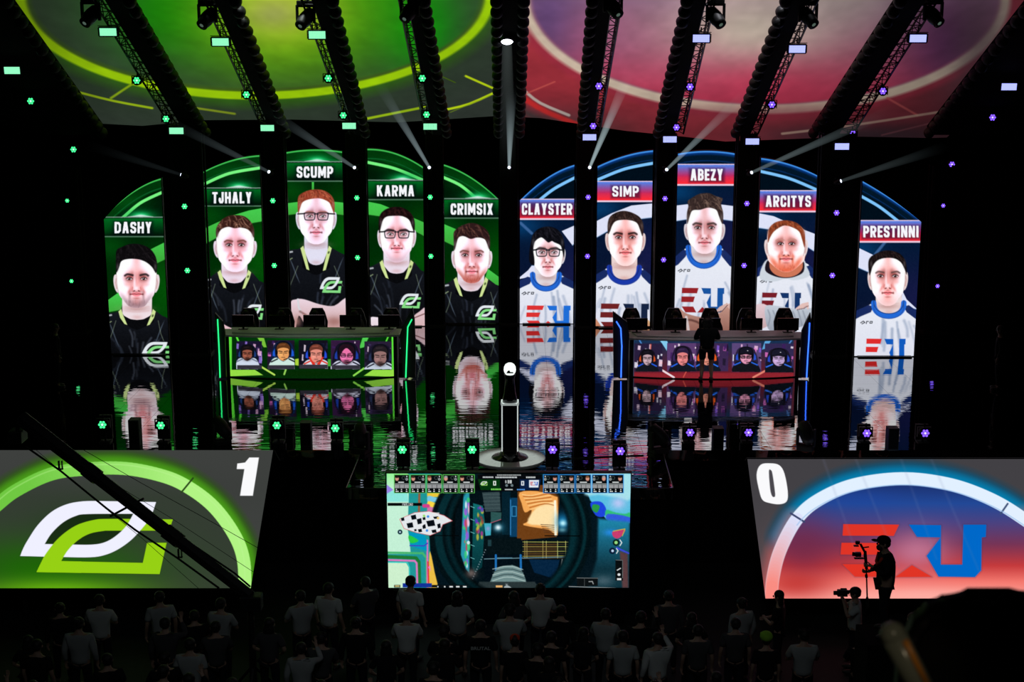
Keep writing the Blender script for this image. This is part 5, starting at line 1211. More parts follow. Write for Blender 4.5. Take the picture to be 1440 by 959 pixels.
def hand_pts(base, d, side, curl, pts, edges, parent_idx):
    """palm and five separate fingers; d = direction of the hand, side = direction the thumb leaves"""
    base, d, s = Vector(base), Vector(d).normalized(), Vector(side).normalized()
    n = d.cross(s).normalized(); palm = base+d*.055
    pts.append((*palm, .030, .018)); pi = len(pts)-1; edges.append((parent_idx, pi))
    for k, L in enumerate((.052, .062, .070, .064)):
        off = s*((k-1.5)*-.019 if False else (1.5-k)*.019)
        a = palm+d*.035+off; b = a+(d*math.cos(curl*.6)+n*math.sin(curl*.6))*L*.55; c = b+(d*math.cos(curl*1.4)+n*math.sin(curl*1.4))*L*.5
        i0 = len(pts); pts += [(*a, .0095), (*b, .0085), (*c, .0075)]; edges += [(pi, i0), (i0, i0+1), (i0+1, i0+2)]
    a = base+d*.02+s*.03; b = a+(d*.6+s*.6+n*.3)*.035; c = b+(d*.8+s*.2+n*.4)*.028
    i0 = len(pts); pts += [(*a, .012), (*b, .010), (*c, .0085)]; edges += [(parent_idx, i0), (i0, i0+1), (i0+1, i0+2)]
STAND = dict(pelvis=(0,0,.95), spine=(0,.01,1.14), chest=(0,0,1.33), neck=(0,0,1.47), head=(0,.03,1.64),
  sh=((-.185,0,1.41),(.185,0,1.41)), el=((-.24,-.03,1.13),(.24,-.03,1.13)), wr=((-.25,.06,.89),(.25,.06,.89)), hd=((0,.1,-1),(0,.1,-1)), th=((.2,1,0),(-.2,1,0)),
  hip=((-.09,0,.91),(.09,0,.91)), kn=((-.10,.02,.49),(.10,.02,.49)), an=((-.11,-.02,.09),(.11,-.02,.09)), toe=((-.12,.15,.035),(.12,.15,.035)), curl=.5)
def person(pose, shirt='darkcloth', legs='trousers', hair='short', skin='skin', sleeves='short', shorts=False, cap=False, beard=False, fingers=True, face=(0,1,0)):
    P = dict(STAND); P.update(pose); t = empty('person'); E = []
    f = Vector(face).normalized(); hd = Vector(P['head']); nk = Vector(P['neck'])
    pts = [(*P['pelvis'], .122, .088), (*P['spine'], .125, .095), (*P['chest'], .155, .105), (*P['neck'], .062, .060), (*(nk.lerp(hd, .45)), .050, .052), (*(hd+Vector((0,0,-.06))+f*.012), .066, .072), (*(hd+Vector((0,0,.02))), .076, .092), (*(hd+Vector((0,0,.085))-f*.012), .058, .070)]
    E = [(k, k+1) for k in range(7)]
    for s in (0, 1):
        i = len(pts); sh, el, wr = Vector(P['sh'][s]), Vector(P['el'][s]), Vector(P['wr'][s])
        pts += [(*sh, .056), (*(sh.lerp(el, .45)), .046), (*el, .036), (*(el.lerp(wr, .4)), .036), (*wr, .024)]; E += [(2, i), (i, i+1), (i+1, i+2), (i+2, i+3), (i+3, i+4)]
        if fingers: hand_pts(wr, P['hd'][s], P['th'][s], P['curl'] if not isinstance(P['curl'], tuple) else P['curl'][s], pts, E, i+4)
        i = len(pts); hp, kn, an, to = (Vector(P[q][s]) for q in ('hip', 'kn', 'an', 'toe'))
        pts += [(*hp, .088), (*(hp.lerp(kn, .5)), .072), (*kn, .054), (*(kn.lerp(an, .35)), .054), (*an, .034), (*to, .030)]; E += [(0, i)]+[(i+k, i+k+1) for k in range(5)]
    body = skin_mesh('body', pts, E, M[skin], t)
    # face: nose, brow line, ears, eyes, mouth on the same head
    s_ = f.cross(Vector((0,0,1))).normalized()
    hm = MB(); hm.bm.from_mesh(body.data)
    hm.ball(hd+f*.098+Vector((0,0,-.012)), (.013,.016,.022), 8, 6)
    for sg in (-1, 1): hm.ball(hd+s_*sg*.083-f*.0+Vector((0,0,-.01)), (.011,.020,.032), 8, 6)
    hm.bm.to_mesh(body.data); hm.bm.free(); body.data.polygons.foreach_set('use_smooth', [True]*len(body.data.polygons))
    for sg in (-1, 1): MB().ball(hd+f*.088+s_*sg*.032+Vector((0,0,.016)), (.013,.008,.007), 8, 6).build('eye', M['hair'], t, True)
    MB().ball(hd+f*.088+Vector((0,0,-.052)), (.024,.008,.005), 8, 6).build('mouth', M['hair'], t, True)
    q = f.to_track_quat('Y', 'Z').to_matrix()
    if hair:
        h = MB()
        def cap_ball(c, d, cut):
            n0 = len(h.bm.verts); h.ball(c, d, 18, 12, q); h.bm.verts.ensure_lookup_table()
        h.ball(hd-f*.014+Vector((0,0,.040)), (.088,.100,.092), 18, 12, q)
        h.ball(hd-f*.045+Vector((0,0,-.005)), (.080,.066,.075), 16, 10, q)
        if hair == 'long':
            h.ball(hd-f*.055+Vector((0,0,-.10)), (.100,.060,.17), 16, 12, q); h.ball(hd-f*.07+Vector((0,0,-.22)), (.105,.05,.13), 16, 10, q)
        if hair == 'bun': h.ball(hd-f*.10+Vector((0,0,.09)), (.045,.045,.045), 12, 8, q)
        h.build('hair', M['hair'], t, True)
    if beard:
        h = MB(); h.ball(hd+f*.058+Vector((0,0,-.078)), (.060,.052,.055), 14, 9, q); h.build('beard', M['hair'], t, True)
    if cap:
        h = MB(); h.ball(hd+Vector((0,0,.052)), (.095,.108,.082), 18, 12, q); h.ball(hd+f*.13+Vector((0,0,.045)), (.070,.065,.010), 14, 6, q); h.build('cap', M['darkcloth'] if cap is True else M[cap], t, True)
    # clothing follows the body
    g = .016
    pv = Vector(P['pelvis']); spn = Vector(P['spine'])
    sp = [(*(pv-(spn-pv)*.45), .175, .135), (*(pv.lerp(spn,.2)), .172, .132), (*P['spine'], .172, .130), (*P['chest'], .188, .135), (*(Vector(P['chest']).lerp(nk, .70)), .125, .098), (*(nk.lerp(hd, .10)), .064, .062)]
    SE = [(0,1),(1,2),(2,3),(3,4),(4,5)]
    for s in (0, 1):
        i = len(sp); sh, el, wr = Vector(P['sh'][s]), Vector(P['el'][s]), Vector(P['wr'][s])
        sp += [(*sh, .078), (*(sh.lerp(el, .5)), .070)]; SE += [(3, i), (i, i+1)]
        if sleeves == 'long': sp += [(*el, .056), (*(wr.lerp(el, .12)), .040)]; SE += [(i+1, i+2), (i+2, i+3)]
        else: sp += [(*(sh.lerp(el, .78)), .068)]; SE += [(i+1, i+2)]
    skin_mesh('shirt', sp, SE, M[shirt], t)
    lp = [(*(Vector(P['pelvis'])+Vector((0,0,.045))), .152, .116)]; LE = []
    for s in (0, 1):
        i = len(lp); hp, kn, an = (Vector(P[q2][s]) for q2 in ('hip', 'kn', 'an'))
        lp += [(*(hp.lerp(kn,.12)), .094), (*(hp.lerp(kn, .5)), .086)]; LE += [(0, i), (i, i+1)]
        if shorts: lp += [(*(hp.lerp(kn, .86)), .078)]; LE += [(i+1, i+2)]
        else: lp += [(*kn, .066), (*(kn.lerp(an, .45)), .062), (*(kn.lerp(an, .93)), .050)]; LE += [(i+1, i+2), (i+2, i+3), (i+3, i+4)]
    skin_mesh('shorts' if shorts else 'trousers', lp, LE, M[legs], t)
    for s in (0, 1):
        an, to = Vector(P['an'][s]), Vector(P['toe'][s]); d = to-an; d.z = 0
        b = MB(); c = an+d*.42; qq = d.to_track_quat('Y', 'Z').to_matrix() if d.length > 1e-4 else None
        b.ball(Vector((c.x, c.y, to.z+.012)), (.048,.135,.048), 12, 8, qq); b.build('shoe', M['black'], t, True)
    return t
def recolour(t, part, m):
    for c in t.children:
        if c.name.split('.')[0] == part:
            c.material_slots[0].link = 'OBJECT'; c.material_slots[0].material = M[m]

# ---------------------------------------------------------------- desks
def monitor_proto():
    t = empty('monitor'); sc_ = MB().box((0,0,.235),(.60,.035,.34), bev=.008).build('screen_case', M['glassblk'], t)
    MB().box((0,.03,.06),(.05,.03,.12)).build('neck', M['black'], t); b = MB(); b.box((0,.02,.008),(.26,.18,.016), bev=.004); b.build('foot', M['black'], t)
    m = MB(); m.path([(-.05,-.021,.25),(0,-.021,.22),(.06,-.021,.26)], .004, 5); m.build('maker_mark', M['steel'], sc_)
    t.location = (0,-46,-40); return t
def chair_proto():
    t = empty('gaming_chair')
    MB().box((0,0,.46),(.50,.50,.10), bev=.03).build('seat', M['seat'], t)
    b = MB(); b.prism([(-.27,-.24,.50),(.27,-.24,.50),(.30,-.27,.95),(.22,-.30,1.22),(.15,-.31,1.34),(-.15,-.31,1.34),(-.22,-.30,1.22),(-.30,-.27,.95)], (0,-.09,0)); b.build('backrest', M['seat'], t)
    for s in (-1, 1): MB().box((s*.30,.02,.66),(.06,.30,.03), bev=.01).tube((s*.30,0,.45),(s*.30,0,.65),.018).build('armrest', M['black'], t)
    MB().tube((0,0,.08),(0,0,.42),.03).build('gas_lift', M['steel'], t)
    b = MB()
    for k in range(5): a = k*2*math.pi/5; b.tube((0,0,.09),(.3*math.cos(a),.3*math.sin(a),.06),.02); b.ball((.3*math.cos(a),.3*math.sin(a),.032),(.03,.03,.03),8,6)
    b.build('wheel_base', M['black'], t); t.location = (0,-47,-40); return t
MON, CH = monitor_proto(), chair_proto()
SIT = dict(pelvis=(0,0,.60), spine=(0,.03,.78), chest=(0,.06,.96), neck=(0,.10,1.09), head=(0,.16,1.24),
  sh=((-.18,.07,1.03),(.18,.07,1.03)), el=((-.26,.20,.80),(.26,.20,.80)), wr=((-.13,.42,.82),(.13,.42,.82)), hd=((.1,1,-.1),(-.1,1,-.1)), th=((1,.1,.1),(-1,.1,.1)), curl=.7,
  hip=((-.09,.02,.56),(.09,.02,.56)), kn=((-.13,.44,.54),(.13,.44,.54)), an=((-.13,.46,.10),(.13,.46,.10)), toe=((-.13,.62,.04),(.13,.62,.04)))
PLAYER = person(SIT, shirt='greycloth', sleeves='long', face=(0,1,-.35))
hs = MB()
for k in range(8):
    a0, a1 = math.pi*k/8, math.pi*(k+1)/8
    hs.tube((.098*math.cos(a0), .155, 1.25+.125*math.sin(a0)), (.098*math.cos(a1), .155, 1.25+.125*math.sin(a1)), .012, n=6)
for s in (-1, 1): hs.tube((s*.078,.16,1.235),(s*.112,.16,1.235),.040, n=14)
hs.tube((-.10,.18,1.21),(-.05,.27,1.165),.006, n=6)
hs = hs.build('headset', M['black'], PLAYER, True); PLAYER.location = (0,-48,-40)

def make_desk(qx0, qx1, ytop, ybot, team, mons, heads, lab, Yd=40.8):
    x0, x1 = at_y(qx0, ybot, Yd)[0], at_y(qx1, ybot, Yd)[0]; z1 = at_y(720, ytop, Yd)[2]; cx = (x0+x1)/2; w = x1-x0
    t = empty('player_desk', (cx, Yd, 0), lab, 'desk', 'curved player desks on stage'); bow = .28
    yc = lambda u: Yd-bow+bow*(2*u-1)**2
    def P(U, V): return x0+w*U, Yd-bow+bow*(2*U-1)**2, z1-(z1-.03)*V
    o = display('front_display', P, lambda p: draw_desk(p, DESKS[team]), t, (400, 112)); o.matrix_parent_inverse = Matrix.Translation(-Vector(t.location))
    us = [k/12 for k in range(13)]
    front = [(x0-.06+(w+.12)*u-cx, yc(u)-Yd+.012, .0) for u in us]
    MB().prism(front+[(w/2+.06, .62, 0), (-w/2-.06, .62, 0)], (0,0,z1+.01)).build('shell', M['frame'], t)
    topf = [(x0-.30+(w+.60)*u-cx, yc(u)-Yd-.10, z1+.012) for u in us]
    MB().prism(topf+[(w/2+.3, .70, z1+.012), (-w/2-.3, .70, z1+.012)], (0,0,.05)).build('desktop', M['top'], t)
    MB().prism([(x-(.0), y+.16, z+.051) for x, y, z in topf][1:-1]+[(w/2, .66, z1+.063), (-w/2, .66, z1+.063)], (0,0,.05)).build('raised_shelf', M['top'], t)
    # neon wings at either end
    def wing(pts, neon, mneon, Yw, inner):
        A = [Vector(at_y(a, b, Yw))-Vector(t.location) for a, b in pts]
        for v in A: v.z = max(v.z, 0)
        wp_ = MB().prism(A, (0,.12,0)).build('wing_panel', M['desk'], t)
        N_ = [Vector(at_y(a, b, Yw-.02))-Vector(t.location) for a, b in neon]
        for v in N_: v.z = max(v.z, .02)
        MB().path([tuple(v) for v in N_], .017, 6).build('neon_strip', mneon, wp_)
    if team == 0:
        wing([(580,432),(583,449),(584.5,487),(584,531),(566.7,531),(562,471),(566.7,458)], [(579.3,449),(573.4,460),(571.8,500),(570.6,531)], M['neon_g'], Yd-.25, 1)
        wing([(302,440),(313,452),(316,468),(318,531),(306,531),(303,470)], [(306,449),(307,470),(308.5,500),(309.5,531)], M['neon_g'], Yd-.25, 1)
    else:
        wing([(862,438),(882,453),(885,471),(882,531),(863,531)], [(866.7,452),(873,462),(874.4,487),(873.3,531)], M['neon_b'], Yd-.25, 1)
        wing([(1140,440),(1142,470),(1137,531),(1124,531),(1128,466),(1134,452)], [(1138.5,454),(1137.6,475),(1136,500),(1134.3,531)], M['neon_b'], Yd-.25, 1)
    zt = z1+.114; names = ['first','second','third','fourth','fifth']
    cn = 'green' if team == 0 else 'red and blue'
    for k, px in enumerate(mons):
        x = at_y(px, 460, Yd+.38)[0]
        place(MON, (x, Yd+.38, zt), 'black monitor seen from behind on the %s desk, %s from the left' % (cn, names[k]), 'monitor', 'monitors on the player desks')
    riser = MB().box((0,0,.11),(w+.6,1.9,.22)).build('desk_riser', M['drape'], None); riser.location = (cx, Yd+1.75, 0); tag(riser, 'low black riser behind the %s player desk' % cn, 'riser')
    for k, px in enumerate(heads):
        x = at_y(px, 445, Yd+1.7)[0]
        place(CH, (x, Yd+1.72, .22), 'high-backed black chair behind the %s desk, %s from the left' % (cn, names[k]), 'chair', 'player chairs', rz=math.pi)
        place(PLAYER, (x, Yd+1.70, .235), 'seated player with headset behind the %s desk, %s from the left' % (cn, names[k]), 'person', 'players behind the desks', rz=math.pi)
make_desk(322, 556, 472.5, 529, 0, (342,393,442,493,547), (347,397,444,499,549), 'green-lit player desk with five faces on its curved front screen, neon end panels')
make_desk(888, 1120, 477, 532, 1, (895.5,950,998,1057,1108), (889,949,1001,1053,1106), 'red and blue player desk with faces on its curved front screen, blue neon end panels')

# person standing in front of the right desk with their back to us
hp = person(dict(wr=((-.06,.30,1.14),(.10,.30,1.12)), el=((-.25,.08,1.15),(.26,.08,1.15)), hd=((.3,1,.1),(-.3,1,.1)), th=((.8,0,.6),(-.8,0,.6)), head=(0,.06,1.63)), shirt='darkcloth', legs='darkcloth', shorts=True, skin='skin', sleeves='long', hair='long')
q = at_z(993, 535, 0); hp.location = (q[0], q[1], 0); hp.scale = (1.24, 1.12, 1.0)
hsb = MB()
for k in range(8):
    a0, a1 = math.pi*k/8, math.pi*(k+1)/8
    hsb.tube((.100*math.cos(a0), .05, 1.65+.125*math.sin(a0)), (.100*math.cos(a1), .05, 1.65+.125*math.sin(a1)), .014, n=6)
for s in (-1, 1): hsb.tube((s*.082,.055,1.63),(s*.125,.055,1.63),.045, n=14)
hsb.build('headset', M['black'], hp, True)
tag(hp, 'person in black top and knee-length black shorts standing before the right desk, back turned', 'person')

# ---------------------------------------------------------------- trophy on its plinth
TPx = 717; tq = at_z(TPx, 645, 0)
base = empty('trophy_plinth', (tq[0], tq[1], 0), 'slim black plinth with glowing clear edges on a round pale base', 'plinth')
MB().lathe([(0,0),(.80,0),(.80,.035),(0,.035)], n=48).build('round_base', M['white'], base, False)
MB().lathe([(0,.036),(.42,.036),(.40,.06),(.25,.10),(.18,.2),(0,.2)], n=28).build('foot', M['glassblk'], base, True)
zt = at_y(717, 566, tq[1])[2]
MB().box((0,0,(.14+zt)/2),(.30,.30,zt-.15)).build('column', M['glassblk'], base)
for sx in (-1, 1):
    for sy in (-1, 1):
        MB().tube((sx*.175, sy*.175, .04), (sx*.175, sy*.175, .22), .016).build('leg', M['steel'], base)
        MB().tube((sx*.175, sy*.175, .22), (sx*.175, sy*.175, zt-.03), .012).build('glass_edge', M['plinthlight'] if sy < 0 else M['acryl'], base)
r = MB(); r.path([(-.175,-.175,.13),(.175,-.175,.13),(.175,.175,.13),(-.175,.175,.13),(-.175,-.175,.13)], .012, 6); r.build('lower_rail', M['steel'], base)
b = MB(); b.box((0,0,zt),(.40,.40,.05), bev=.008)
for s in (-1, 1): b.ball((s*.185,-.185,zt+.02),(.022,.022,.03),10,8)
b.build('top_plate', mat('frosted_top', (.8,.85,.83), .3, emit=(.8,.9,.86), es=.35), base)
tr = empty('trophy', (tq[0], tq[1], zt+.026), 'dark trophy topped by a glowing glass dome, standing on the plinth', 'trophy')
zb = zt+.026; zd0, zd1 = at_y(717, 526, tq[1])[2]-zb, at_y(717, 508.5, tq[1])[2]-zb
MB().lathe([(0,0),(.17,0),(.155,.10),(.13,.20),(.12,.32),(.10,zd0-.12),(.115,zd0-.05),(.13,zd0-.01),(0,zd0-.01)], n=22).build('stem', M['glassblk'], tr, True)
MB().lathe([(.0,-.01),(.09,-.01),(.125,.04),(.138,.10),(.130,.17),(.10,.225),(.05,.256),(0,.262)], c=(0,0,zd0), n=26).build('dome', M['globe'], tr, True)
b = MB(); b.prism([(-.075,-.142,zd0+.05),(-.05,-.142,zd0+.10),(-.01,-.142,zd0+.12),(.01,-.142,zd0+.08),(.07,-.142,zd0+.075),(.08,-.142,zd0+.05)], (0,.05,0)); b.build('dark_figure', M['glassblk'], tr)

# ---------------------------------------------------------------- black boxes and idle lamps on the stage edge
fs = empty('floor_speaker'); MB().box((0,.15,.30),(.26,.30,.60), bev=.012).build('cabinet', M['black'], fs); MB().box((0,-.004,.31),(.22,.012,.52)).build('grille', M['drape'], fs)
for s in (-1, 1): MB().box((s*.135,.12,.35),(.012,.10,.03)).build('handle', M['steel'], fs)
fs.location = (0,-49,-40)
for px, yt, yb, lb in ((189,591,628,'near the stage edge at left, between two green footlights'),(430,595,629,'between two green footlights left of the middle'),(1010,603,633,'between two violet footlights right of the middle'),(1256,603,634,'between two violet footlights at far right')):
    p_ = at_z(px, yb, 0); h = at_y(px, yt, p_[1])[2]
    o = place(fs, (p_[0], p_[1], 0), 'plain black box speaker %s' % lb, 'speaker', 'black boxes along the stage edge'); o.scale = (.95, 1, h/.6)
for k, (px, yb, lb) in enumerate(((311,628,'near the left wing panel'),(506,640,'just left of the runway'),(928,640,'just right of the runway'),(1135,636,'below the right desk end'))):
    p_ = at_z(px, yb, 0); o = copy_tree(MV); o.location = (p_[0], p_[1]+.2, .40); o.rotation_euler = (math.pi, 0, .4*(-1)**k); o.scale = (.8, .8, .8)
    tag(o, 'unlit black moving head light on the stage floor, %s' % lb, 'stage light', 'moving heads standing on the stage edge')
cb = MB(); pts = [at_z(x, y, .012) for x, y in ((664,648),(690,653),(760,650),(800,645),(850,642),(905,640))]; cb.path(pts, .012, 5)
c_ = cb.build('cable', M['black'], None, True); tag(c_, 'thin black cable lying across the runway behind the footlights', 'cable')

# people waiting at the dark stage edges
for px, yb, sh, lb in ((1402,548,'darkcloth','person in black standing still in the dark at the far right of the stage'),(82,545,'darkcloth','person in black standing in the dark at the far left of the stage')):
    o = person({}, shirt=sh, sleeves='long', skin='skin2'); p_ = at_z(px, yb, 0); o.location = (p_[0], p_[1], 0); o.rotation_euler[2] = 1.3 if px > 700 else -1.2
    tag(o, lb, 'person')

# ---------------------------------------------------------------- jib crane across the left score screen
jb = empty('camera_crane', (0,0,0), 'long black camera crane arm slanting across the left score screen', 'camera crane')
A = Vector(at_y(352, 838, 27.0)); B = Vector(at_y(30, 588, 28.6)); jb.location = (A.x, A.y, FZ); O = Vector(jb.location); a, b_ = A-O, B-O
d = (b_-a).normalized(); nv = Vector((d.z, 0, -d.x)).normalized(); L = (b_-a).length
def along(f, up=0.): return a.lerp(b_, f)+nv*up
bm_ = MB()
for f0, f1, w0, w1 in ((0,.30,.125,.135),(.30,.36,.165,.165),(.36,.66,.135,.14),(.66,.71,.17,.17),(.71,1.,.15,.165)):
    p0, p1 = along(f0), along(f1); bm_.tube(p0, p1, w0, w1, n=6)
bm_.build('boom', M['black'], jb)
def px_at(px, py, dy=0.):
    f = (28.6-27.0); 
    # point on the crane's own slanting plane
    n_ = d.cross(Vector((nv.x, nv.y, nv.z))); r = Vector(ray(px, py)); o_ = Vector((0,0,CAMZ)); t_ = (A-o_).dot(n_)/r.dot(n_); return o_+r*t_-O
MB().path([px_at(*q) for q in ((36,628),(85,662),(150,715),(190,745),(250,785),(308,827))], .022, 6).build('control_rod', M['black'], jb)
MB().path([px_at(*q) for q in ((90,631),(156,684),(192,705),(255,755),(330,806),(352,825))], .020, 6).build('control_rod', M['black'], jb)
MB().path([px_at(*q) for q in ((118,633),(200,680),(300,735),(362,770))], .006, 5).build('stay_cable', M['black'], jb)
MB().path([px_at(*q) for q in ((50,632),(120,692),(200,757),(280,828))], .005, 5).build('stay_cable', M['black'], jb)
MB().path([px_at(*q) for q in ((140,668),(240,728),(356,804))], .005, 5).build('stay_cable', M['black'], jb)
for q in ((83,654),(251,778)):
    c = px_at(*q); m = MB(); m.box(tuple(c), (.03,.05,.17)); m.box(tuple(c+Vector((.06,0,0))), (.02,.05,.17)); m.box(tuple(c+Vector((.03,0,-.08))), (.09,.05,.02)); m.build('bracket', M['black'], jb)
for q0, q1 in (((155,726),(202,701)), ((155,684),(162,700))): MB().tube(px_at(*q0), px_at(*q1), .022).build('cross_bar', M['black'], jb)
MB().box(tuple(a+Vector((.02,0,-.12))), (.40,.3,.3), bev=.03).build('pivot_head', M['black'], jb)
MB().tube((a.x, a.y, .12), (a.x, a.y, a.z), .07).build('column', M['black'], jb)
m = MB()
for k in range(3): an = k*2*math.pi/3+.5; m.tube((a.x,a.y,.5),(a.x+.4*math.cos(an), a.y+.4*math.sin(an), .05),.03); m.ball((a.x+.4*math.cos(an), a.y+.4*math.sin(an), .06),(.06,.06,.06),10,8)
m.build('tripod', M['black'], jb)
hd_ = MB(); hd_.box(tuple(b_+Vector((-.1,0,-.35))), (.28,.4,.24), bev=.02); hd_.tube(b_, b_+Vector((-.1,0,-.25)), .04); hd_.build('camera_head', M['black'], jb)

# ---------------------------------------------------------------- camera operator on the riser by the right score screen
OY = 24.0; oz = at_y(1242, 892, OY)[2]
rs_ = MB().box((0,0,(FZ+oz)/2-oz),(1.02,.9,oz-FZ), bev=.01); rs_ = rs_.build('camera_riser', M['drape'], None); rs_.location = (at_y(1254,892,OY)[0], OY, oz); tag(rs_, 'high black riser the standing cameraman is on, right of the crowd', 'riser')
op = person(dict(pelvis=(0,0,.94), spine=(.01,-.01,1.14), chest=(0,0,1.33), neck=(0,.02,1.47), head=(0,.06,1.63), sh=((-.17,.02,1.41),(.18,-.02,1.41)),
   el=((-.25,.08,1.17),(.27,.02,1.15)), wr=((-.05,.25,1.25),(.05,.24,1.11)), hd=((.25,1,.1),(-.25,1,.1)), th=((.3,.1,1),(-.3,.1,1)), curl=1.5, kn=((-.12,.05,.50),(.13,-.03,.50)), an=((-.16,-.02,.09),(.17,-.12,.09)), toe=((-.19,.14,.035),(.21,.05,.035))),
   shirt='darkcloth', sleeves='long', hair='short', cap=True, beard=True, face=(0,1,.05))
ox = at_y(1246, 800, OY)[0]; op.scale = (1.12,1.08,1.0); op.location = (ox, OY, oz); op.rotation_euler[2] = math.radians(92)
sc_ = MB(); sc_.path([(-.13,.11,1.42),(-.06,.155,1.26),(.04,.15,1.30),(.13,.09,1.42)], .022, 8); sc_.build('camera_strap', M['redcloth'], op, True)
tag(op, 'bearded cameraman in black cap and shirt standing side-on before the right score screen', 'person')
rig = empty('camera_rig', (at_y(1218,800,OY)[0], OY-.02, oz), 'small camera on a handheld stabiliser pole held by the standing cameraman', 'camera')
ox_ = rig.location.x
R_ = lambda px, py: Vector(at_y(px, py, OY-.02))-Vector((ox_, OY-.02, oz))
MB().tube(R_(1219.5, 840), R_(1217.5, 776), .013).tube(R_(1220,855), R_(1219.5,840), .022).build('pole', M['black'], rig)
MB().tube(R_(1218.5,812), R_(1218.2,808), .024).tube(R_(1218.5, 800), R_(1216.5, 775), .026).build('grip', M['black'], rig)
m = MB(); m.tube(R_(1216,776), R_(1210,765), .020); m.tube(R_(1214,770), R_(1222,769), .012); m.tube(R_(1216,778), R_(1216,784), .02); m.build('gimbal_arm', M['black'], rig)
MB().box(tuple(R_(1206.5,779.5)), (.10,.08,.07), bev=.008).tube(R_(1204,779.5), R_(1199,779), .032, .036, 14).build('camera_body', M['glassblk'], rig)
MB().box(tuple(R_(1208,785)), (.16,.07,.012)).build('mount_plate', M['black'], rig)
m = MB(); m.box(tuple(R_(1206,763)), (.07,.05,.055), bev=.006); m.box(tuple(R_(1204,767.4)), (.08,.05,.02)); m.build('monitor', M['glassblk'], rig)

# ---------------------------------------------------------------- the crowd
ARMS = [dict(), dict(el=((-.25,.10,1.14),(.25,.10,1.14)), wr=((-.06,.26,1.16),(.06,.26,1.14)), hd=((.6,.6,0),(-.6,.6,0)), th=((0,.2,1),(0,.2,1)), curl=.9),
        dict(el=((-.24,-.03,1.13),(.30,.18,1.36)), wr=((-.25,.06,.89),(.20,.30,1.60)), hd=((0,.1,-1),(0,.4,1)), th=((.2,1,0),(-1,.2,0)), curl=.4),
        dict(sh=((-.17,.03,1.38),(.17,.03,1.38)), head=(0,.07,1.60), neck=(0,.04,1.46), chest=(0,.02,1.32), el=((-.27,.0,1.14),(.27,.0,1.14)), wr=((-.16,.16,.98),(.16,.16,.98)), hd=((.5,.5,-.3),(-.5,.5,-.3)))]
CR = [person(ARMS[0]), person(ARMS[1], hair='short'), person(ARMS[2], sleeves='long'), person(ARMS[3], hair='long'), person(ARMS[1], cap=True), person(ARMS[0], sleeves='long', hair='bun')]
for k, c in enumerate(CR): c.location = (k, -50, -40)
cused = set(); spots = []
def crowd(x, y, proto, shirt, label, group=None, rz=0., sc=1., z=FZ, hat=None):
    c = CR[proto]; o = c if proto not in cused else copy_tree(c); cused.add(proto)
    o.location = (x, y, z); o.rotation_euler = (0,0,rz); o.scale = (sc*1.14,sc*1.10,sc)
    recolour(o, 'shirt', shirt)
    if hat: recolour(o, 'cap', hat)
    tag(o, label, 'person', group); spots.append((x, y)); return o
def shirt_at(px, py, zc_=1.26):       # ground spot whose chest shows at this pixel
    q = at_z(px, py, FZ+zc_); return q[0], q[1]
N_ = [ # px, py, proto, shirt, turn, label
 (141,871,1,'whitecloth',0,'person in pale T-shirt with dark bands on the back, under the left screen'),
 (226,867,0,'lightgrey',.4,'person in grey T-shirt in the crowd below the green emblem'),
 (112,908,5,'lightgrey',0,'person in pale long-sleeved top with bun, lower left of the crowd'),
 (311,876,1,'lightgrey',-.3,'person in grey T-shirt facing half right, under the crane foot'),
 (233,905,2,'greycloth',0,'person in dark grey with an arm raised, left part of the crowd'),
 (268,936,0,'lightgrey',0,'broad person in grey top at the bottom edge left of the middle'),
 (304,908,1,'greycloth',.2,'person in dim grey T-shirt with dark printed lines on the back'),
 (378,904,3,'greycloth',-.2,'long-haired person in dark grey right of the crane foot'),
 (424,866,1,'lightgrey',.5,'person in light grey shirt turned left beside the middle screen'),
 (462,856,0,'whitecloth',-.4,'person in white shirt left of the middle screen'),
 (424,938,2,'lightgrey',0,'person in pale top with raised arm at the bottom edge'),
 (452,925,4,'greycloth',0,'person in cap and dark grey shirt at the lower left middle'),
 (515,842,1,'greycloth',.6,'person in dark grey near the lower left corner of the middle screen'),
 (577,846,0,'whitecloth',-.5,'person in pale printed T-shirt whose head overlaps the middle screen'),
 (643,866,3,'lightgrey',0,'person in light grey leaning forward under the middle screen'),
 (572,889,1,'whitecloth',0,'person in white T-shirt with dark collar below the printed shirt'),
 (676,912,0,'darkcloth',0,'person in black T-shirt with pale lettering on the back'),
 (717,889,4,'lightgrey',0,'person in grey T-shirt in the middle of the crowd'),
 (724,866,3,'greycloth',.3,'long-haired person in dark grey in front of the middle screen'),
 (760,856,1,'whitecloth',0,'broad person in white T-shirt right of the middle under the scope view'),
 (851,889,1,'lightgrey',-.3,'person in light grey printed T-shirt right of the middle screen'),
 (876,920,0,'lightgrey',0,'person in grey T-shirt with a dark stripe at the lower right middle'),
 (925,927,2,'whitecloth',.3,'person in white long-sleeved top holding an arm up at lower right'),
 (940,862,5,'greycloth',0,'person in dim grey right of the middle screen corner'),
 (981,913,0,'greycloth',0,'person in dim grey between the middle and right screens'),
 (1043,874,5,'lightgrey',.5,'person in pale top left below the right score screen'),
 (1034,902,0,'greycloth',0,'person in dark grey beside the lime cap'),
 (1130,922,4,'lightgrey',0,'person in grey shirt and cap under the right score screen'),
 (1313,915,1,'lightgrey',0,'person in pale shirt behind the dark foreground shape'),
]
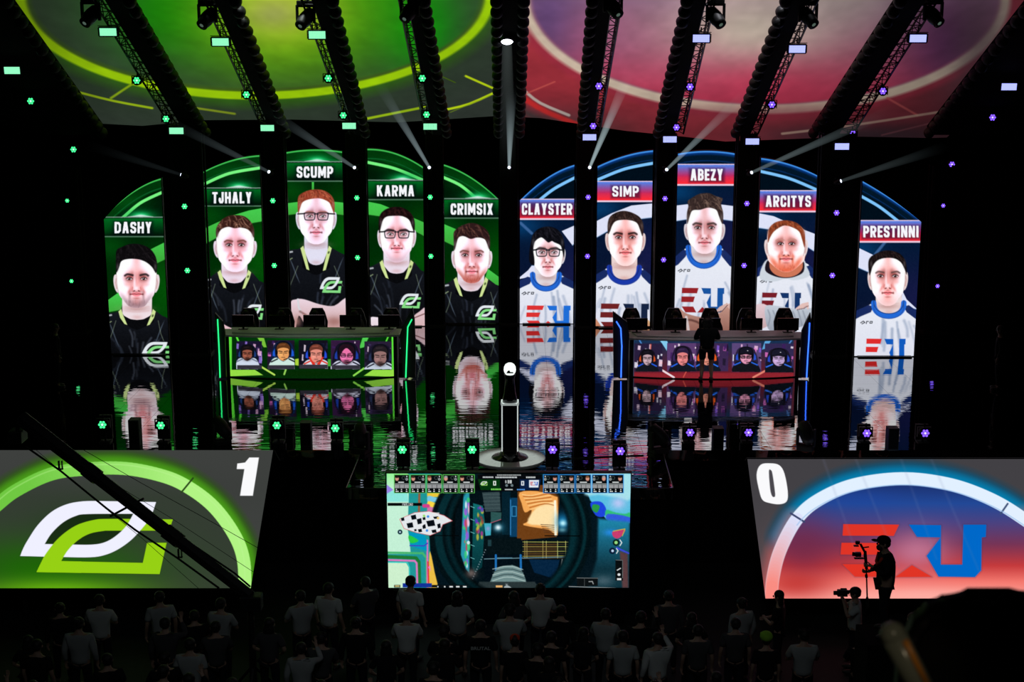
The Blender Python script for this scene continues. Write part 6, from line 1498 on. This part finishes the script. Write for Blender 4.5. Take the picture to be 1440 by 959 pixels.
for k, (px, py, pr, sh, rz, lb) in enumerate(N_):
    x, y = shirt_at(px, py); crowd(x, y, pr, sh, lb, rz=rz, sc=.97+.06*RND.random())
    if 'lettering' in lb:
        pe = CR[0] if False else [o for o in COL.objects if o.get('label') == lb][0]
        cu = bpy.data.curves.new('back_lettering', 'FONT'); cu.body = 'BRUTAL'; cu.size = .085; cu.align_x = 'CENTER'; cu.extrude = .002; cu.offset = .002
        tx = bpy.data.objects.new('back_lettering', cu); COL.objects.link(tx); bpy.context.view_layer.update(); me_ = bpy.data.meshes.new_from_object(tx.evaluated_get(bpy.context.evaluated_depsgraph_get())); bpy.data.objects.remove(tx); me_.materials.clear(); me_.materials.append(M['whitecloth']); tx = put(bpy.data.objects.new('back_lettering', me_), pe); tx.location = (0,-.150,1.27); tx.rotation_euler = (math.pi/2,0,0)
x, y = shirt_at(1077, 928); 
lc = person(ARMS[0], shirt='darkcloth', cap='limecloth'); lc.location = (x, y, FZ); lc.scale = (1.0,1.0,1.0); tag(lc, 'person wearing a bright lime green cap in the dark crowd', 'person'); spots.append((x,y))
for c in lc.children:
    if c.name.startswith('cap'): c.scale = (1.25,1.25,1.2); c.location = (0,0,-.33)
x, y = shirt_at(724, 930); rc = person(ARMS[0], shirt='darkcloth', cap='redcloth'); rc.location = (x, y, FZ); tag(rc, 'person wearing a red cap low in the middle of the crowd', 'person'); spots.append((x,y))
x, y = shirt_at(660, 915); lm = MB()
x, y = shirt_at(1203, 860); vp = person(dict(ARMS[1], el=((-.24,.14,1.24),(.26,.12,1.22)), wr=((-.09,.21,1.50),(.07,.21,1.49)), hd=((.2,.5,.8),(-.2,.5,.8)), curl=1.2), shirt='whitecloth', sleeves='short', face=(0,1,0)); vp.location = (x, y, FZ); vp.rotation_euler[2] = math.radians(80); tag(vp, 'dark-haired man in white shirt filming with a camcorder, right of the crowd', 'person'); spots.append((x,y))
vp.scale = (1.2,1.15,1.0)
vc = empty('camcorder', (x-.27, y+.02, FZ+1.64), 'small dark camcorder held up by the man in white', 'camera'); MB().box((0,0,0),(.20,.10,.13), bev=.015).build('body', M['black'], vc)
MB().tube((-.10,0,.0),(-.17,0,.0),.042, n=16).build('lens', M['glassblk'], vc, True); MB().box((.02,.0,.085),(.12,.03,.02)).build('handle', M['black'], vc); MB().box((.14,0,.03),(.08,.05,.05), bev=.01).build('viewfinder', M['black'], vc)
x, y = shirt_at(1096, 862, 1.3); wm = person(ARMS[1], shirt='darkcloth', hair='long'); wm.location = (x, y, FZ); wm.rotation_euler[2] = 1.2; tag(wm, 'long-haired person in black seen in profile against the right score screen', 'person'); spots.append((x,y))
# everybody else, in the dark between them
cnt = 0; tries = 0
while cnt < 84 and tries < 9000:
    tries += 1; y = RND.uniform(21.0, 27.4); x = RND.uniform(-1, 1)*(y*.375+.6)
    if min((x-a_)**2+(y-c_)**2*1.3 for a_, c_ in spots) < .52**2: continue
    if abs(x-A.x) < .9 and abs(y-A.y) < .9: continue
    if abs(x-rs_.location.x) < .9 and abs(y-OY) < 1.0: continue
    px = to_px(x, y, FZ+1.7)[0]
    ok = True
    for a_, c_ in spots[:33]:            # keep the pale shirts in view
        p2 = to_px(a_, c_, FZ+1.26); p1 = to_px(x, y, FZ+1.55)
        if y < c_ and abs(p1[0]-p2[0]) < 24 and abs(p1[1]-p2[1]) < 30: ok = False
    if not ok: continue
    crowd(x, y, RND.randrange(6), 'darkcloth', 'person in dark clothes standing in the unlit crowd, facing the stage', 'people in dark clothes in the crowd', RND.uniform(-.4,.4), RND.uniform(.92,1.04)); cnt += 1
print('crowd', cnt)

# ---------------------------------------------------------------- foreground: the tier the picture is taken from
tier = MB().box((0,.3,7.9),(14,5.6,.2)).build('floor_tier', M['floor']); tier['kind'] = 'structure'
sq = lambda px, py, Y: Vector(at_y(px, py, Y))
bs = empty('seat_back', tuple(Vector((sq(1390,840,2.75).x, 2.75, 8.0))), 'blurred black rounded seat back close to the camera at lower right', 'seat'); O = Vector(bs.location)
prof = [(1266,1010),(1272,940),(1284,898),(1303,872),(1326,858),(1350,852),(1380,850),(1440,850),(1500,852),(1530,866),(1540,1010)]
pr = [sq(a_, c_, 2.75)-O for a_, c_ in prof]; pr[0].z = .2; pr[-1].z = .2
bb = MB(); bb.prism(pr, (0,.09,0)); be = list(bb.bm.edges); bmesh.ops.bevel(bb.bm, geom=be, offset=.018, segments=3, affect='EDGES'); bb.build('backrest', M['seat'], bs, True)
MB().box((.0,-.15,.22),(.26,.30,.06), bev=.02).build('seat_pad', M['seat'], bs)
for s in (-1, 1): MB().tube((s*.10,-.05,0),(s*.10,-.05,.20),.02).build('leg', M['steel'], bs)
hr = empty('handrail', (0,0,0), 'blurred pale tube rail with a painted orange gleam close to the camera at lower right', 'rail')
Yh = 2.2; p0, p1, p2, p3 = sq(1318,1010,Yh), sq(1272,925,Yh), sq(1250,884,Yh), sq(1237,893,Yh)
hr.location = (p0.x, Yh, 8.0); O = Vector(hr.location)
cv = [q for q in [p0, p1, p2]]; r_ = 19/F*Yh
tb = MB(); foot = Vector((p0.x+.02, Yh, 8.0)); tb.path([foot-O, p0-O, sq(1256,892,Yh)-O], r_, 20); tb.ball(tuple(sq(1256,892,Yh)-O), (r_*1.02,)*3, 18, 12); tb.build('tube', M['pale'], hr, True)
st = MB(); st.path([sq(1304,968,Yh-.0)+Vector((0,-.02,.004))-O, sq(1268,897,Yh)+Vector((0,-.02,.004))-O], .0050, 10); st.build('painted_gleam_strip', mat('orange_painted_gleam', (.95,.38,.06), .3), hr, True)  # orange highlight along the tube, put in as a coloured strip

# ---------------------------------------------------------------- lamps: added unseen fills and the spotlight on the trophy
def lamp(kind, loc, energy, col, size=.3, aim=None, **kw):
    l = bpy.data.lights.new('lamp', kind); l.energy = energy; l.color = col
    if kind == 'AREA': l.size = size
    else: l.shadow_soft_size = size
    for k, v in kw.items(): setattr(l, k, v)
    o = bpy.data.objects.new('lamp', l); COL.objects.link(o); o.location = loc
    if aim is not None: o.rotation_euler = (Vector(aim)-Vector(loc)).to_track_quat('-Z', 'Y').to_euler()
    return o
lamp('AREA', (0, 8, 17.5), 42, (.85,.95,1.), 6, aim=(0,25,FZ), spread=math.radians(70))           # unseen dim fill lamp added to brighten the crowd's backs
lamp('AREA', (-6, 38, 14), 110, (.9,1.,.95), 2, aim=(-5,41,1), spread=math.radians(40)); lamp('AREA', (6, 38, 14), 110, (.92,.92,1.), 2, aim=(5,41,1), spread=math.radians(40))  # two unseen fill lamps added to brighten the player desks
lamp('SPOT', tuple(on_truss(713, 57, -.3)), 2600, (.86,1.,.94), .1, aim=(tq[0], tq[1], .5), spot_size=math.radians(9), spot_blend=.4)
lamp('SPOT', (.2, -.4, 10.6), 26, (1.,.80,.55), .03, aim=tuple(sq(1270,910,Yh)), spot_size=math.radians(7), spot_blend=.6)  # unseen warm spot added to light the foreground tube

w_ = bpy.data.worlds.new('World'); scene.world = w_; w_.use_nodes = True
w_.node_tree.nodes['Background'].inputs[0].default_value = (.25,.4,.6,1); w_.node_tree.nodes['Background'].inputs[1].default_value = .0012

# ---------------------------------------------------------------- camera
cd = bpy.data.cameras.new('camera'); cam = bpy.data.objects.new('camera', cd); COL.objects.link(cam)
cam.location = (0,0,CAMZ); cam.rotation_euler = (math.pi/2-PITCH, 0, 0)
cd.sensor_fit = 'HORIZONTAL'; cd.sensor_width = 36; cd.lens = 36*F/1440; cd.clip_end = 200; cd.clip_start = .05
cd.dof.use_dof = True; cd.dof.focus_distance = 40; cd.dof.aperture_fstop = 5.6
scene.camera = cam
vs = scene.view_settings; vs.view_transform = 'Standard'; vs.look = 'None'; vs.exposure = 0; vs.gamma = 1; vs.use_curve_mapping = False
scene.cycles.max_bounces = 6; scene.cycles.volume_bounces = 0; scene.cycles.sample_clamp_indirect = 3
scene.cycles.use_denoising = True
